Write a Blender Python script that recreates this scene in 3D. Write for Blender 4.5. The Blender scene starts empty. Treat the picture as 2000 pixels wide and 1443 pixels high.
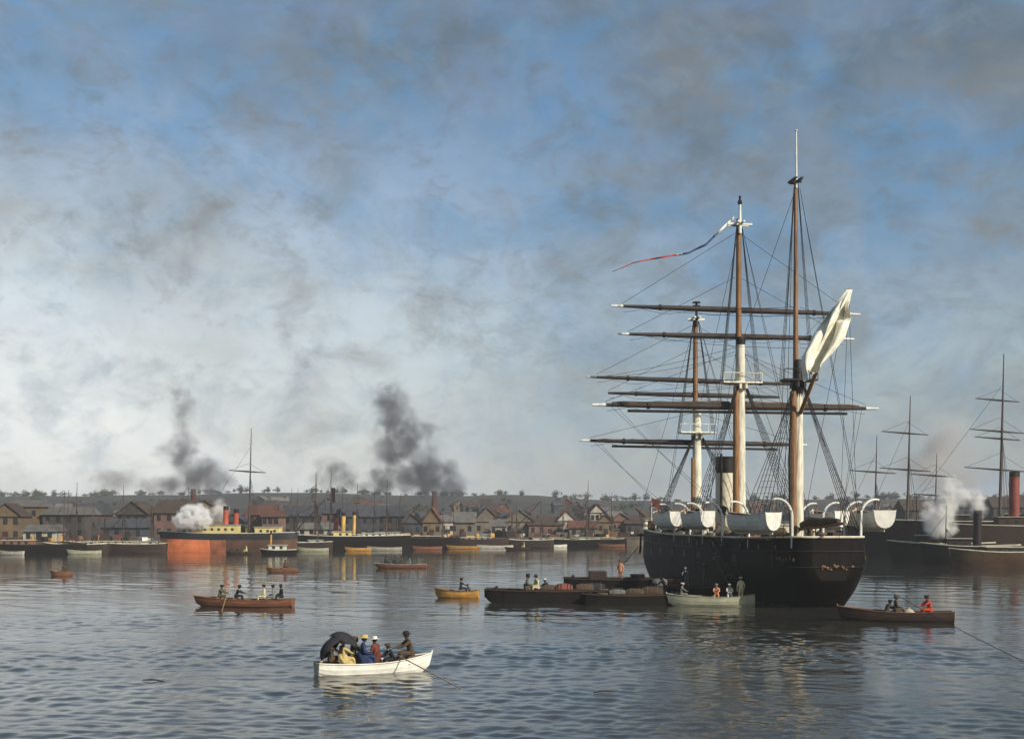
import bpy, bmesh, math, random
import numpy as np
from mathutils import Vector, Matrix, Euler
random.seed(11); rng = np.random.default_rng(7)
R = math.radians
scene = bpy.context.scene
C = scene.collection

# ------------------------------------------------------------------ camera
EYE = 8.0; F = 2400.0; HX, HY = 1000.0, 1010.0        # eye height, focal length and horizon in 2000 px photo units
cam = bpy.data.cameras.new('camera'); camo = bpy.data.objects.new('camera', cam); C.objects.link(camo)
cam.sensor_width = 36.0; cam.lens = 36.0*F/2000.0
cam.shift_y = (HY-721.5)/2000.0
cam.clip_start = 0.5; cam.clip_end = 30000
camo.location = (0, 0, EYE); camo.rotation_euler = (R(90), 0, 0)
scene.camera = camo
# ------------------------------------------------------------------ world
SUN = Vector((0.66, -0.62, 0.50)).normalized()
world = bpy.data.worlds.new('World'); scene.world = world; world.use_nodes = True
nt = world.node_tree; nt.nodes.clear()
def N(t, **k):
    n = nt.nodes.new(t)
    for a, b in k.items(): setattr(n, a, b)
    return n
def L(a, b): nt.links.new(a, b)
out = N('ShaderNodeOutputWorld'); bg = N('ShaderNodeBackground'); bg.inputs[1].default_value = 0.10
sky = N('ShaderNodeTexSky', sky_type='NISHITA'); sky.sun_disc = False
sky.sun_elevation = math.asin(SUN.z); sky.sun_rotation = math.atan2(SUN.x, SUN.y) % (2*math.pi)
sky.air_density = 1.0; sky.dust_density = 1.6; sky.ozone_density = 1.2
tc = N('ShaderNodeTexCoord')
def mapping(scale, loc=(0, 0, 0), rot=(0, 0, 0)):
    m = N('ShaderNodeMapping'); m.inputs['Scale'].default_value = scale; m.inputs['Location'].default_value = loc
    m.inputs['Rotation'].default_value = rot
    L(tc.outputs['Generated'], m.inputs['Vector']); return m.outputs[0]
def noise(vec, scale, detail=6, rough=0.55, dist=0.0):
    n = N('ShaderNodeTexNoise'); n.inputs['Scale'].default_value = scale; n.inputs['Detail'].default_value = detail
    n.inputs['Roughness'].default_value = rough; n.inputs['Distortion'].default_value = dist
    L(vec, n.inputs['Vector']); return n.outputs['Fac']
def mrange(v, a, b, c, d):
    n = N('ShaderNodeMapRange'); n.interpolation_type = 'SMOOTHSTEP'
    for i, x in zip(range(1, 5), (a, b, c, d)): n.inputs[i].default_value = x
    L(v, n.inputs[0]); return n.outputs[0]
def mul(a, b):
    n = N('ShaderNodeMath', operation='MULTIPLY'); L(a, n.inputs[0])
    if isinstance(b, (int, float)): n.inputs[1].default_value = b
    else: L(b, n.inputs[1])
    return n.outputs[0]
def mix(f, a, b):
    n = N('ShaderNodeMix', data_type='RGBA')
    L(f, n.inputs[0])
    for s, v in ((n.inputs[6], a), (n.inputs[7], b)):
        if isinstance(v, tuple): s.default_value = (*v, 1)
        else: L(v, s)
    return n.outputs[2]
sep = N('ShaderNodeSeparateXYZ'); L(tc.outputs['Generated'], sep.inputs[0])
base = sky.outputs[0]
# pale veil thickening towards the horizon, all the way round
low = mrange(sep.outputs['Z'], 0.0, 0.30, 1.0, 0.0)
n0 = noise(mapping((1.5, 1.5, 3.0), (3.1, 0.4, 0.2)), 1.6, 3, 0.5)
# brighter haze bank on the left of the view
vm = N('ShaderNodeVectorMath', operation='DOT_PRODUCT'); L(tc.outputs['Generated'], vm.inputs[0])
vm.inputs[1].default_value = Vector((-0.62, 0.78, 0.03)).normalized()
left = mrange(vm.outputs['Value'], 0.68, 1.0, 0.0, 1.0)
def blot(scale, sc, loc, rot, a, b, f, dist=.5):
    return mrange(noise(mapping(sc, loc, (0, R(rot), 0)), scale, 8, 0.62, dist), a, b, 0.0, f)
slate = mix(blot(6.0, (1, 1, 1.6), (7.7, 2.0, 0), 0, .35, .65, 1.0), (0.78, 1.22, 1.55), (1.55, 1.85, 1.92))
col = mix(blot(4.2, (1, 1, 1.9), (0.3, 1.7, 0.6), 12, .38, .68, .60), base, slate)
col = mix(blot(9.5, (1, 1, 1.5), (4.3, 0.2, 1.1), -14, .44, .66, .75), col, (1.0, 2.4, 4.2))
col = mix(blot(15.0, (1, 1, 1.5), (1.3, 5.2, 2.1), 8, .47, .72, .50), col, (1.12, 1.28, 1.32))
col = mix(mul(low, 0.58), col, (3.7, 4.05, 4.2))
col = mix(mul(mul(left, mrange(sep.outputs['Z'], 0.02, 0.34, 1.0, 0.05)), mrange(n0, 0.25, 0.7, 0.55, 0.90)), col, (9.4, 9.4, 9.0))
thin = mrange(sep.outputs['Z'], 0.0, 0.22, 0.45, 1.0)
col = mix(mul(blot(13.0, (1, 1, 1.4), (9.3, 1.2, 4.1), -6, .46, .70, .55), thin), col, (1.95, 2.02, 1.95))
col = mix(blot(27.0, (1, 1, 1.3), (2.3, 8.2, 6.1), 20, .45, .72, .34), col, (2.1, 3.0, 3.8))
col = mix(mul(blot(34.0, (1, 1, 1.6), (6.3, 3.2, 1.1), -20, .50, .74, .36), thin), col, (1.6, 1.65, 1.6))
L(col, bg.inputs[0]); L(bg.outputs[0], out.inputs[0])
# ------------------------------------------------------------------ sun
sl = bpy.data.lights.new('sun', 'SUN'); sl.energy = 4.2; sl.angle = R(0.6); sl.color = (1.0, 0.93, 0.82)
so = bpy.data.objects.new('sun', sl); C.objects.link(so); so.rotation_euler = SUN.to_track_quat('Z', 'Y').to_euler()
so.location = (60, -60, 120)
vs = scene.view_settings; vs.view_transform = 'Standard'; vs.look = 'None'; vs.exposure = 0.25; vs.gamma = 1.0; vs.use_curve_mapping = False
cy = scene.cycles
cy.use_denoising = True; cy.max_bounces = 5; cy.diffuse_bounces = 2; cy.glossy_bounces = 3; cy.volume_bounces = 4
cy.transparent_max_bounces = 8; cy.volume_step_rate = 0.8; cy.volume_max_steps = 96; cy.caustics_reflective = False; cy.caustics_refractive = False

# ================================================================== materials
MATS = {}
def mat(name, col, rough=0.7, var=0.25, scale=1.5, bump=0.15, metal=0.0, col2=None, spec=0.4, stretch=(1, 1, 1), bscale=None):
    """procedural paint / wood / cloth: noise between two tones, finer grain bump"""
    if name in MATS: return MATS[name]
    m = bpy.data.materials.new(name); m.use_nodes = True; t = m.node_tree; b = t.nodes['Principled BSDF']
    c = t.nodes.new('ShaderNodeTexCoord'); mp = t.nodes.new('ShaderNodeMapping'); mp.inputs['Scale'].default_value = stretch
    t.links.new(c.outputs['Object'], mp.inputs[0])
    n = t.nodes.new('ShaderNodeTexNoise'); n.inputs['Scale'].default_value = scale; n.inputs['Detail'].default_value = 6; n.inputs['Roughness'].default_value = 0.62
    t.links.new(mp.outputs[0], n.inputs[0])
    r = t.nodes.new('ShaderNodeValToRGB'); r.color_ramp.elements[0].position = 0.32; r.color_ramp.elements[1].position = 0.68
    d = tuple(x*(1-var) for x in col) if col2 is None else col2
    r.color_ramp.elements[0].color = (*d, 1); r.color_ramp.elements[1].color = (*[min(1, x*(1+var*0.5)) for x in col], 1)
    t.links.new(n.outputs['Fac'], r.inputs[0])
    # slight difference from one object to the next
    oi = t.nodes.new('ShaderNodeObjectInfo'); hs = t.nodes.new('ShaderNodeHueSaturation')
    mr = t.nodes.new('ShaderNodeMapRange'); mr.inputs[3].default_value = 0.86; mr.inputs[4].default_value = 1.12
    t.links.new(oi.outputs['Random'], mr.inputs[0]); t.links.new(mr.outputs[0], hs.inputs['Value'])
    t.links.new(r.outputs[0], hs.inputs['Color']); t.links.new(hs.outputs[0], b.inputs['Base Color'])
    b.inputs['Roughness'].default_value = rough; b.inputs['Metallic'].default_value = metal; b.inputs['Specular IOR Level'].default_value = spec
    if bump > 0:
        n2 = t.nodes.new('ShaderNodeTexNoise'); n2.inputs['Scale'].default_value = bscale or scale*6; n2.inputs['Detail'].default_value = 4
        t.links.new(mp.outputs[0], n2.inputs[0])
        bp = t.nodes.new('ShaderNodeBump'); bp.inputs['Strength'].default_value = bump; bp.inputs['Distance'].default_value = 0.05
        t.links.new(n2.outputs['Fac'], bp.inputs['Height']); t.links.new(bp.outputs[0], b.inputs['Normal'])
    MATS[name] = m; return m
BLACK = mat('tarred_black', (0.006, 0.006, 0.0065), 0.55, 0.4, 0.7, 0.2, col2=(0.020, 0.014, 0.010), spec=0.25, stretch=(1, 1, .3))
HULLB = mat('hull_black_stained', (0.0035, 0.0035, 0.004), 0.6, 0.4, 1.1, 0.35, col2=(0.011, 0.0075, 0.0045), spec=0.08, stretch=(1, 1, .16))
COPPER = mat('weathered_copper', (0.10, 0.055, 0.025), 0.7, 0.5, 0.8, 0.2)
CREAM = mat('cream_paint', (0.62, 0.57, 0.42), 0.6, 0.3, 1.2, 0.2, stretch=(1, 1, .3))
WHITE = mat('white_paint', (0.70, 0.69, 0.62), 0.55, 0.22, 1.3, 0.15)
BOATW = mat('boat_white', (0.76, 0.74, 0.64), 0.5, 0.2, 1.6, 0.15)
BUFF = mat('buff_mast', (0.74, 0.70, 0.54), 0.6, 0.45, 1.6, 0.2, stretch=(2.5, 2.5, .35))
SPAR = mat('brown_spar', (0.25, 0.118, 0.040), 0.6, 0.5, 1.4, 0.25, stretch=(3, 3, .4))
YARD = mat('dark_yard', (0.030, 0.018, 0.011), 0.65, 0.55, 1.0, 0.25, stretch=(.5, 3, 3))
ROPE = mat('tarred_rope', (0.020, 0.016, 0.013), 0.9, 0.3, 6, 0)
HEMP = mat('hemp_rope', (0.10, 0.08, 0.055), 0.9, 0.3, 6, 0)
CANVAS = mat('brown_canvas', (0.085, 0.052, 0.030), 0.9, 0.5, 1.4, 0.5)
ENSIGN = mat('white_bunting', (0.82, 0.79, 0.64), 0.85, 0.30, 1.1, 0.6, bscale=3.0)
BLUEB = mat('blue_bunting', (0.03, 0.05, 0.13), 0.85, 0.2, 1, 0)
REDB = mat('red_bunting', (0.35, 0.035, 0.02), 0.85, 0.25, 1, 0)
GOLD = mat('dull_gilding', (0.13, 0.065, 0.018), 0.5, 0.5, 4, 0.4)
DECKW = mat('deck_planking', (0.26, 0.19, 0.11), 0.75, 0.3, 1.2, 0.2, stretch=(4, .4, 1))
GLASSD = mat('dark_glass', (0.018, 0.022, 0.026), 0.15, 0.2, 2, 0)
WOOD = mat('varnished_wood', (0.21, 0.105, 0.045), 0.55, 0.4, 2.0, 0.2, stretch=(3, .5, 2))
WOODR = mat('reddish_wood', (0.20, 0.085, 0.045), 0.6, 0.4, 2.0, 0.2, stretch=(3, .5, 2))
WOODD = mat('dark_wood', (0.036, 0.019, 0.011), 0.75, 0.4, 1.4, 0.25, stretch=(3, .5, 2))
WOODL = mat('pale_oar_wood', (0.40, 0.28, 0.14), 0.6, 0.3, 2, 0.1)
YELLOW = mat('ochre_paint', (0.50, 0.26, 0.055), 0.6, 0.35, 2, 0.2)
GREYW = mat('weathered_grey_white', (0.42, 0.39, 0.32), 0.65, 0.3, 2, 0.2)
OLIVEW = mat('olive_white_paint', (0.42, 0.42, 0.29), 0.6, 0.25, 1.5, 0.15)
BARGE = mat('barge_tar', (0.008, 0.007, 0.006), 0.8, 0.5, 0.6, 0.3, col2=(0.014, 0.011, 0.008), spec=.10)
ORANGE = mat('red_lead_hull', (0.74, 0.21, 0.075), 0.6, 0.35, 0.35, 0.1)
FUNR = mat('red_funnel', (0.40, 0.075, 0.030), 0.6, 0.35, 0.5, 0.1)
FUNY = mat('yellow_funnel', (0.55, 0.34, 0.075), 0.6, 0.3, 0.5, 0.1)
DHY = mat('yellow_deckhouse', (0.66, 0.55, 0.22), 0.6, 0.25, 0.6, 0.1)
DHW = mat('white_deckhouse', (0.66, 0.63, 0.52), 0.6, 0.25, 0.6, 0.1)
SKIN = mat('skin', (0.42, 0.24, 0.16), 0.6, 0.15, 4, 0)
HAIR = mat('hair', (0.03, 0.018, 0.012), 0.7, 0.3, 5, 0)
def cloth(n, c): return mat('cloth_'+n, c, 0.9, 0.3, 5, 0.3)
CL = {k: cloth(k, v) for k, v in dict(dark=(.018, .017, .020), brown=(.085, .055, .030), blue=(.022, .040, .105), red=(.20, .030, .016), rust=(.13, .035, .02),
      cream=(.60, .52, .30), white=(.66, .64, .55), pink=(.52, .23, .12), grey=(.16, .16, .15), olive=(.10, .095, .05), scarlet=(.48, .055, .02), straw=(.50, .38, .15), navy=(.02, .025, .045)).items()}

# ================================================================== mesh helpers
class MB:
    def __init__(s): s.v = []; s.f = []; s.m = []
    def add(s, vs, fs, mi=0):
        o = len(s.v); s.v += [tuple(p) for p in vs]; s.f += [tuple(i+o for i in f) for f in fs]; s.m += [mi]*len(fs); return s
    def box(s, c, d, mi=0, rz=0.0, taper=1.0):
        x, y, z = (q/2 for q in d); p = []
        for dz in (-1, 1):
            k = taper if dz > 0 else 1
            for dx, dy in ((-1, -1), (1, -1), (1, 1), (-1, 1)):
                a, b = dx*x*k, dy*y*k
                p.append((c[0]+a*math.cos(rz)-b*math.sin(rz), c[1]+a*math.sin(rz)+b*math.cos(rz), c[2]+dz*z))
        return s.add(p, [(3, 2, 1, 0), (4, 5, 6, 7), (0, 1, 5, 4), (1, 2, 6, 5), (2, 3, 7, 6), (3, 0, 4, 7)], mi)
    def tube(s, pts, rad, n=8, mi=0, caps=True, flat=1.0):
        pts = [Vector(p) for p in pts]; k = len(pts)
        if not hasattr(rad, '__len__'): rad = [rad]*k
        vs, fs = [], []; up = None
        for i, p in enumerate(pts):
            t = (pts[min(i+1, k-1)]-pts[max(i-1, 0)]).normalized()
            a = Vector((0, 0, 1)) if abs(t.z) < 0.9 else Vector((0, 1, 0))
            u = t.cross(a).normalized(); w = u.cross(t)
            for j in range(n):
                q = 2*math.pi*j/n; vs.append(p+u*(rad[i]*math.cos(q))+w*(rad[i]*flat*math.sin(q)))
        for i in range(k-1):
            for j in range(n):
                a, b = i*n+j, i*n+(j+1) % n; fs.append((a, b, b+n, a+n))
        if caps: fs.append(tuple(reversed(range(n)))); fs.append(tuple(range((k-1)*n, k*n)))
        return s.add(vs, fs, mi)
    def lathe(s, prof, n=12, mi=0, c=(0, 0, 0), sx=1, sy=1):
        vs, fs = [], []
        for r, z in prof:
            for j in range(n):
                q = 2*math.pi*j/n; vs.append((c[0]+r*sx*math.cos(q), c[1]+r*sy*math.sin(q), c[2]+z))
        for i in range(len(prof)-1):
            for j in range(n):
                a, b = i*n+j, i*n+(j+1) % n; fs.append((a, b, b+n, a+n))
        fs.append(tuple(reversed(range(n)))); fs.append(tuple(range((len(prof)-1)*n, len(prof)*n)))
        return s.add(vs, fs, mi)
    def grid(s, P, mi=0, close=False):
        """P[i][j] rows of points"""
        a, b = len(P), len(P[0]); fs = []
        for i in range(a-1):
            for j in range(b-1): fs.append((i*b+j, i*b+j+1, (i+1)*b+j+1, (i+1)*b+j))
            if close: fs.append((i*b+b-1, i*b, (i+1)*b, (i+1)*b+b-1))
        return s.add([q for r in P for q in r], fs, mi)
    def mesh(s, name, mats):
        me = bpy.data.meshes.new(name); me.from_pydata(s.v, [], s.f)
        for m in (mats if isinstance(mats, (list, tuple)) else [mats]): me.materials.append(m)
        me.polygons.foreach_set('material_index', s.m); me.update(); return me
    def build(s, name, mats, parent=None, smooth=True, angle=40):
        me = s.mesh(name, mats)
        if smooth: me.shade_smooth(); me.set_sharp_from_angle(angle=R(angle))
        return link(name, me, parent)
def link(name, me, parent=None, loc=None, rot=None, scale=None):
    o = bpy.data.objects.new(name, me); C.objects.link(o); o.parent = parent
    if loc is not None: o.location = loc
    if rot is not None: o.rotation_euler = rot
    if scale is not None: o.scale = scale
    return o
def tag(o, label=None, cat=None, group=None, kind=None):
    if label: o['label'] = label
    if cat: o['category'] = cat
    if group: o['group'] = group
    if kind: o['kind'] = kind
    return o
def thing(name, label, cat, loc=(0, 0, 0), rz=0.0, group=None, kind=None):
    o = bpy.data.objects.new(name, None); o.empty_display_size = 0.3; C.objects.link(o)
    o.location = loc; o.rotation_euler = (0, 0, rz); return tag(o, label, cat, group, kind)
def wd(py): return EYE*F/(py-HY)                       # distance of a point on the water seen at height py
def at(px, d, z=0.0): return Vector(((px-HX)/F*d, d, z))
def zat(py, d): return EYE-(py-HY)/F*d
def sstep(x, a, b):
    t = min(1, max(0, (x-a)/(b-a))); return t*t*(3-2*t)
def lerp(a, b, t): return a+(b-a)*t
def interp(x, xs, ys): return float(np.interp(x, xs, ys))

# ================================================================== water
def make_water():
    m = bpy.data.materials.new('harbour_water'); m.use_nodes = True; t = m.node_tree; b = t.nodes['Principled BSDF']
    b.inputs['Base Color'].default_value = (0.030, 0.036, 0.033, 1); b.inputs['Roughness'].default_value = 0.06
    b.inputs['IOR'].default_value = 1.40; b.inputs['Specular IOR Level'].default_value = 0.9
    c = t.nodes.new('ShaderNodeNewGeometry'); mp = t.nodes.new('ShaderNodeMapping'); mp.inputs['Scale'].default_value = (0.6, 1.7, 1)
    t.links.new(c.outputs['Position'], mp.inputs[0])
    n = t.nodes.new('ShaderNodeTexNoise'); n.inputs['Scale'].default_value = 3.2; n.inputs['Detail'].default_value = 4; n.inputs['Roughness'].default_value = .55
    t.links.new(mp.outputs[0], n.inputs[0])
    bp = t.nodes.new('ShaderNodeBump'); bp.inputs['Strength'].default_value = 0.2; bp.inputs['Distance'].default_value = 0.06
    t.links.new(n.outputs['Fac'], bp.inputs['Height']); t.links.new(bp.outputs[0], b.inputs['Normal'])
    mp3 = t.nodes.new('ShaderNodeMapping'); mp3.inputs['Scale'].default_value = (0.018, 0.055, 1); t.links.new(c.outputs['Position'], mp3.inputs[0])
    n3 = t.nodes.new('ShaderNodeTexNoise'); n3.inputs['Scale'].default_value = 1.0; n3.inputs['Detail'].default_value = 4; t.links.new(mp3.outputs[0], n3.inputs[0])
    r3 = t.nodes.new('ShaderNodeMapRange'); r3.inputs[1].default_value = .36; r3.inputs[2].default_value = .62; r3.inputs[3].default_value = .05; r3.inputs[4].default_value = .34
    t.links.new(n3.outputs['Fac'], r3.inputs[0])
    # the sheltered middle of the harbour lies calm, wind reaches only the near water
    sy = t.nodes.new('ShaderNodeSeparateXYZ'); t.links.new(c.outputs['Position'], sy.inputs[0])
    r4 = t.nodes.new('ShaderNodeMapRange'); r4.interpolation_type = 'SMOOTHSTEP'
    for q_, v_ in zip(range(1, 5), (70, 165, 1.0, .42)): r4.inputs[q_].default_value = v_
    t.links.new(sy.outputs['Y'], r4.inputs[0]); m4 = t.nodes.new('ShaderNodeMath'); m4.operation = 'MULTIPLY'
    t.links.new(r3.outputs[0], m4.inputs[0]); t.links.new(r4.outputs[0], m4.inputs[1]); t.links.new(m4.outputs[0], bp.inputs['Strength'])
    # murky drift: silt and weed give broad patches of slightly different water
    n2 = t.nodes.new('ShaderNodeTexNoise'); n2.inputs['Scale'].default_value = 0.045; n2.inputs['Detail'].default_value = 5
    t.links.new(mp.outputs[0], n2.inputs[0])
    r = t.nodes.new('ShaderNodeValToRGB'); r.color_ramp.elements[0].position = .38; r.color_ramp.elements[1].position = .64
    r.color_ramp.elements[0].color = (0.025, 0.029, 0.025, 1); r.color_ramp.elements[1].color = (0.042, 0.038, 0.028, 1)
    t.links.new(n2.outputs['Fac'], r.inputs[0]); t.links.new(r.outputs[0], b.inputs['Base Color'])
    na, nr = 640, 880
    a = np.radians(np.linspace(-29, 29, na)); r_ = 30*(600/30)**np.linspace(0, 1, nr)
    A, Q = np.meshgrid(a, r_); X = Q*np.sin(A); Y = Q*np.cos(A); Z = np.zeros_like(X)
    sp = np.maximum(Q*(a[1]-a[0]), Q*(r_[1]/r_[0]-1))
    for i in range(64):
        lam = 0.55*(6.5/0.55)**rng.random(); th = R(90)+rng.normal(0, 0.85)+R(-12); k = 2*math.pi/lam
        amp = 0.0022*lam**0.8*rng.uniform(.5, 1.2); ph = rng.random()*6.28
        fade = np.clip((lam/sp-2.5)/3, 0, 1)
        w = np.sin(k*(X*math.cos(th)+Y*math.sin(th))+ph)
        Z += amp*fade*(w+0.25*(w*w-0.5))
    for i in range(26):
        lam = 0.40*(1.5/0.40)**rng.random(); th = R(90)+rng.normal(0, 0.8); k = 2*math.pi/lam
        w = np.sin(k*(X*math.cos(th)+Y*math.sin(th))+rng.random()*6.28+1.2*np.sin(0.35*X+0.21*Y+i))
        Z += 0.0072*lam*np.clip((lam/sp-2.2)/2, 0, 1)*w*(0.65+0.5*np.sin(.09*X+.13*Y+i*1.7))
    patch = sum(np.sin(X*a_+Y*b_+c_) for a_, b_, c_ in ((.11, .07, 0), (-.06, .16, 2), (.045, -.22, 4), (.19, .12, 1), (-.15, .05, 5), (.02, .33, 3)))/3.0
    Z *= np.clip(.85+.42*patch, .25, 1.7)
    calm = 1-.45*np.clip((Y-95)/90, 0, 1); Z *= calm*(1.12-.25*np.clip((Y-75)/40, 0, 1))
    me = bpy.data.meshes.new('water'); nv = na*nr
    me.vertices.add(nv); me.vertices.foreach_set('co', np.stack([X, Y, Z], -1).astype(np.float32).ravel())
    idx = np.arange(nv).reshape(nr, na); q = np.stack([idx[:-1, :-1], idx[:-1, 1:], idx[1:, 1:], idx[1:, :-1]], -1).reshape(-1, 4)
    me.loops.add(q.size); me.loops.foreach_set('vertex_index', q.astype(np.int32).ravel())
    me.polygons.add(len(q)); me.polygons.foreach_set('loop_start', np.arange(0, q.size, 4, dtype=np.int32))
    me.update(calc_edges=True); me.shade_smooth(); me.materials.append(m)
    tag(link('water', me), kind='structure')
    far = MB(); far.lathe([(3000, -1.6), (3000, -0.8)], 64).build('sea', m, None, False)['kind'] = 'structure'
make_water()

# ================================================================== far shore: land and quay
QX = [-600, 0, 300, 600, 900, 1250, 1700, 2100, 2700]; QD = [262, 272, 284, 305, 326, 346, 345, 345, 345]
RX = [-600, 0, 250, 420, 560, 700, 900, 985, 1150, 1300, 1600, 1800, 2050, 2600]
RY = [972, 971, 969, 965, 961, 966, 971, 966, 975, 979, 976, 974, 972, 972]
def quay_d(px): return interp(px, QX, QD)
def ground(px, d):
    q = quay_d(px); r = zat(interp(px, RX, RY), 1000.0)+0.5*math.sin(px*.031)+0.4*math.sin(px*.083+1)
    return 2.4+(r-2.4)*sstep(d, q+70, 1000)-(6*sstep(d, 1050, 2200))
LAND = mat('hillside', (0.048, 0.044, 0.030), 0.95, 0.5, 0.02, 0.6, col2=(0.026, 0.022, 0.018), bscale=0.08)
QUAY = mat('quay_stone', (0.11, 0.090, 0.065), 0.9, 0.45, 0.10, 0.4, col2=(0.045, 0.034, 0.024), bscale=1.2)
def make_land():
    P = []
    for i in range(49):
        px = -600+i*3300/48; row = []
        q = quay_d(px)
        for d in [q]+[q+8]+[q+30+(2300-q)*(j/26)**1.25 for j in range(27)]: row.append(at(px, d, ground(px, d)))
        P.append(row)
    m = MB().grid(P); m.f = [tuple(reversed(f)) for f in m.f]; tag(m.build('hillside', LAND), kind='structure')
    w = []
    for i in range(67):
        px = -600+i*50; q = quay_d(px)
        w.append([at(px, q-0.9, -1.5), at(px, q-0.2, 2.0), at(px, q-0.5, 2.05), at(px, q-0.5, 2.55), at(px, q+1.2, 2.55), at(px, q+1.2, 2.0)])
    m = MB().grid(w); tag(m.build('quay_wall', QUAY, None, True, 25), kind='structure')
make_land()

# ================================================================== the tall ship (local frame: y forward, x starboard, z up from the waterline)
SHIP_O = at(1627, 106.0); SHIP_RZ = math.atan(0.15); SL = 58.0
ship = thing('sailing_ship', 'large black three-masted warship with white funnel and davit boats, stern towards us', 'sailing ship', SHIP_O, SHIP_RZ)
def S2W(x, y, z):
    c, s = math.cos(SHIP_RZ), math.sin(SHIP_RZ); return Vector((SHIP_O.x+x*c-y*s, SHIP_O.y+x*s+y*c, z))
YY = [0, .25, .8, 2, 4, 8, 14, 24, 34, 42, 48, 53, 56, 57.6, 58]
BD = [1.9, 2.75, 3.25, 3.7, 4.2, 4.9, 5.4, 5.6, 5.5, 5.1, 4.3, 3.0, 1.6, .5, .10]
BW = [.9, 1.3, 1.5, 1.75, 2.2, 3.7, 5.0, 5.5, 5.3, 4.5, 3.3, 1.9, .85, .3, .08]
ZB = [2.55, 2.35, 1.95, 1.0, -.6, -1, -1, -1, -1, -1, -1, -1, -1, -1, -1]
def bd(y): return interp(y, YY, BD)
def rail(y): return 6.05+0.55*sstep(y, 30, 58)+0.18*sstep(8-y, 0, 8)
def hull_section(y, off=0.0, n=9):
    """points from keel line up to the rail on the port (-x) side"""
    b, w, zb, zr = interp(y, YY, BD)+off, interp(y, YY, BW)+off, interp(y, YY, ZB), rail(y)
    pts = []
    for j in range(n+1):
        t = j/n; z = lerp(zb, zr, t); k = sstep(z, -1.2, 3.4)
        x = lerp(w*0.93, b, k) if zb < 0 else lerp(b*0.60, b, math.sin(min(1, t*1.9)*math.pi/2))
        x *= 1-0.035*sstep(z, 3.4, 6.5)
        pts.append((x, z))
    return pts
def hull_mesh():
    m = MB(); ys = sorted(set(YY+[1.3, 3, 6, 11, 19, 29, 38, 45, 50.5, 54.5, 57]))
    P = []
    for y in ys:
        s = hull_section(y); rake = lambda z: 0.9*sstep(z, 0, 6.5)*sstep(y, 54, 58)
        P.append([(-x, y+rake(z), z) for x, z in reversed(s)]+[(x, y+rake(z), z) for x, z in s])
    m.grid(P)
    n = len(P[0]); m.f.append(tuple(range(n))); m.m.append(0)       # flat tuck of the transom
    # inner side of the bulwark
    for sg in (-1, 1):
        m.grid([[(sg*(bd(y)*.965-.12), y+.12+.9*sstep(y, 54, 58)*.8, rail(y)-.02), (sg*(bd(y)*.965-.12), y+.12, rail(y)-1.2)] for y in ys])
    return m
hull = hull_mesh().build('hull', HULLB, ship, True, 50)
dk = MB(); ys = [.3, 2, 4, 8, 14, 24, 34, 42, 48, 53, 56]
dk.grid([[(-(bd(y)*.965-.1), y, rail(y)-1.15), (0, y, rail(y)-1.05), (bd(y)*.965-.1, y, rail(y)-1.15)] for y in ys]); dk.build('deck', DECKW, ship)
tr = MB(); tr.grid([[(-bd(0)*.965, -.03, rail(0)), (bd(0)*.965, -.03, rail(0))], [(-bd(0)*.965, -.03, rail(0)-1.2), (bd(0)*.965, -.03, rail(0)-1.2)]])
# cap rail all round
def ring(dz, off, ys):
    a = [(-(bd(y)*.965+off), y+.9*sstep(y, 54, 58), rail(y)+dz) for y in reversed(ys)]; b = [(bd(y)*.965+off, y+.9*sstep(y, 54, 58), rail(y)+dz) for y in ys]
    return a, b
ysr = [0, .25, .8, 1.3, 2, 3, 4, 6, 8, 11, 14, 19, 24, 29, 34, 38, 42, 45, 48, 50.5, 53, 54.5, 56, 57, 57.6, 58]
a, b = ring(.07, .03, ysr)
MB().tube([(p[0], p[1], p[2]) for p in a+b], .10, 6).build('rail_cap', CREAM, ship)
MB().tube([(p[0]*1.012, p[1]-.03, p[2]-1.25) for p in a+b], .07, 5).build('rubbing_strake', BLACK, ship)
MB().tube([(p[0]*1.008, p[1]-.02, p[2]-2.6) for p in a+b], .06, 5).build('rubbing_strake', BLACK, ship)
# copper showing at the sternpost, rudder, gilt stern work, stern lights
rd = MB(); rd.box((0, 4.4, -.2), (.30, 1.3, 1.7)); rd.build('rudder', HULLB, ship, False)
MB().tube([(0, 4.1, -1), (0, 3.6, .2), (0, 2.6, 1.4), (0, 1.2, 2.0)], [.22, .22, .24, .2], 6).build('sternpost', HULLB, ship)
def stern_x(z): return -.06
orn = MB()
for k in range(16):
    t = random.uniform(-1, 1); orn.lathe([(.02, -.10), (.10, -.05), (.12, .04), (.03, .11)], 6, 0, (t*1.4+.35, -.10, 3.72-.2*t*t+random.uniform(-.22, .22)), random.uniform(.6, 1.6), .4)
tag(orn.build('gilt_carving', GOLD, ship), kind='stuff')
for sg in (-1, 1):
    q = MB(); 
    for k in range(6): q.lathe([(.02, -.2), (.16, -.05), (.18, .1), (.03, .22)], 6, 0, (sg*(interp(.8+k*.42, YY, BD)+.02), .8+k*.42, 4.3+.12*math.sin(k*1.7)), .5, 1)
    q.build('quarter_carving', GOLD, ship)
# gun ports along both sides
pm = MB().box((0, 0, 0), (.10, 1.15, 1.0)).mesh('gun_port', BLACK)
for sg in (-1, 1):
    for y in range(11, 50, 5):
        o = link('gun_port', pm, ship, (sg*(bd(y)*.985+.02), y, 4.0), (0, 0, sg*math.atan((bd(y+.5)-bd(y-.5))*-1)))
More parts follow.
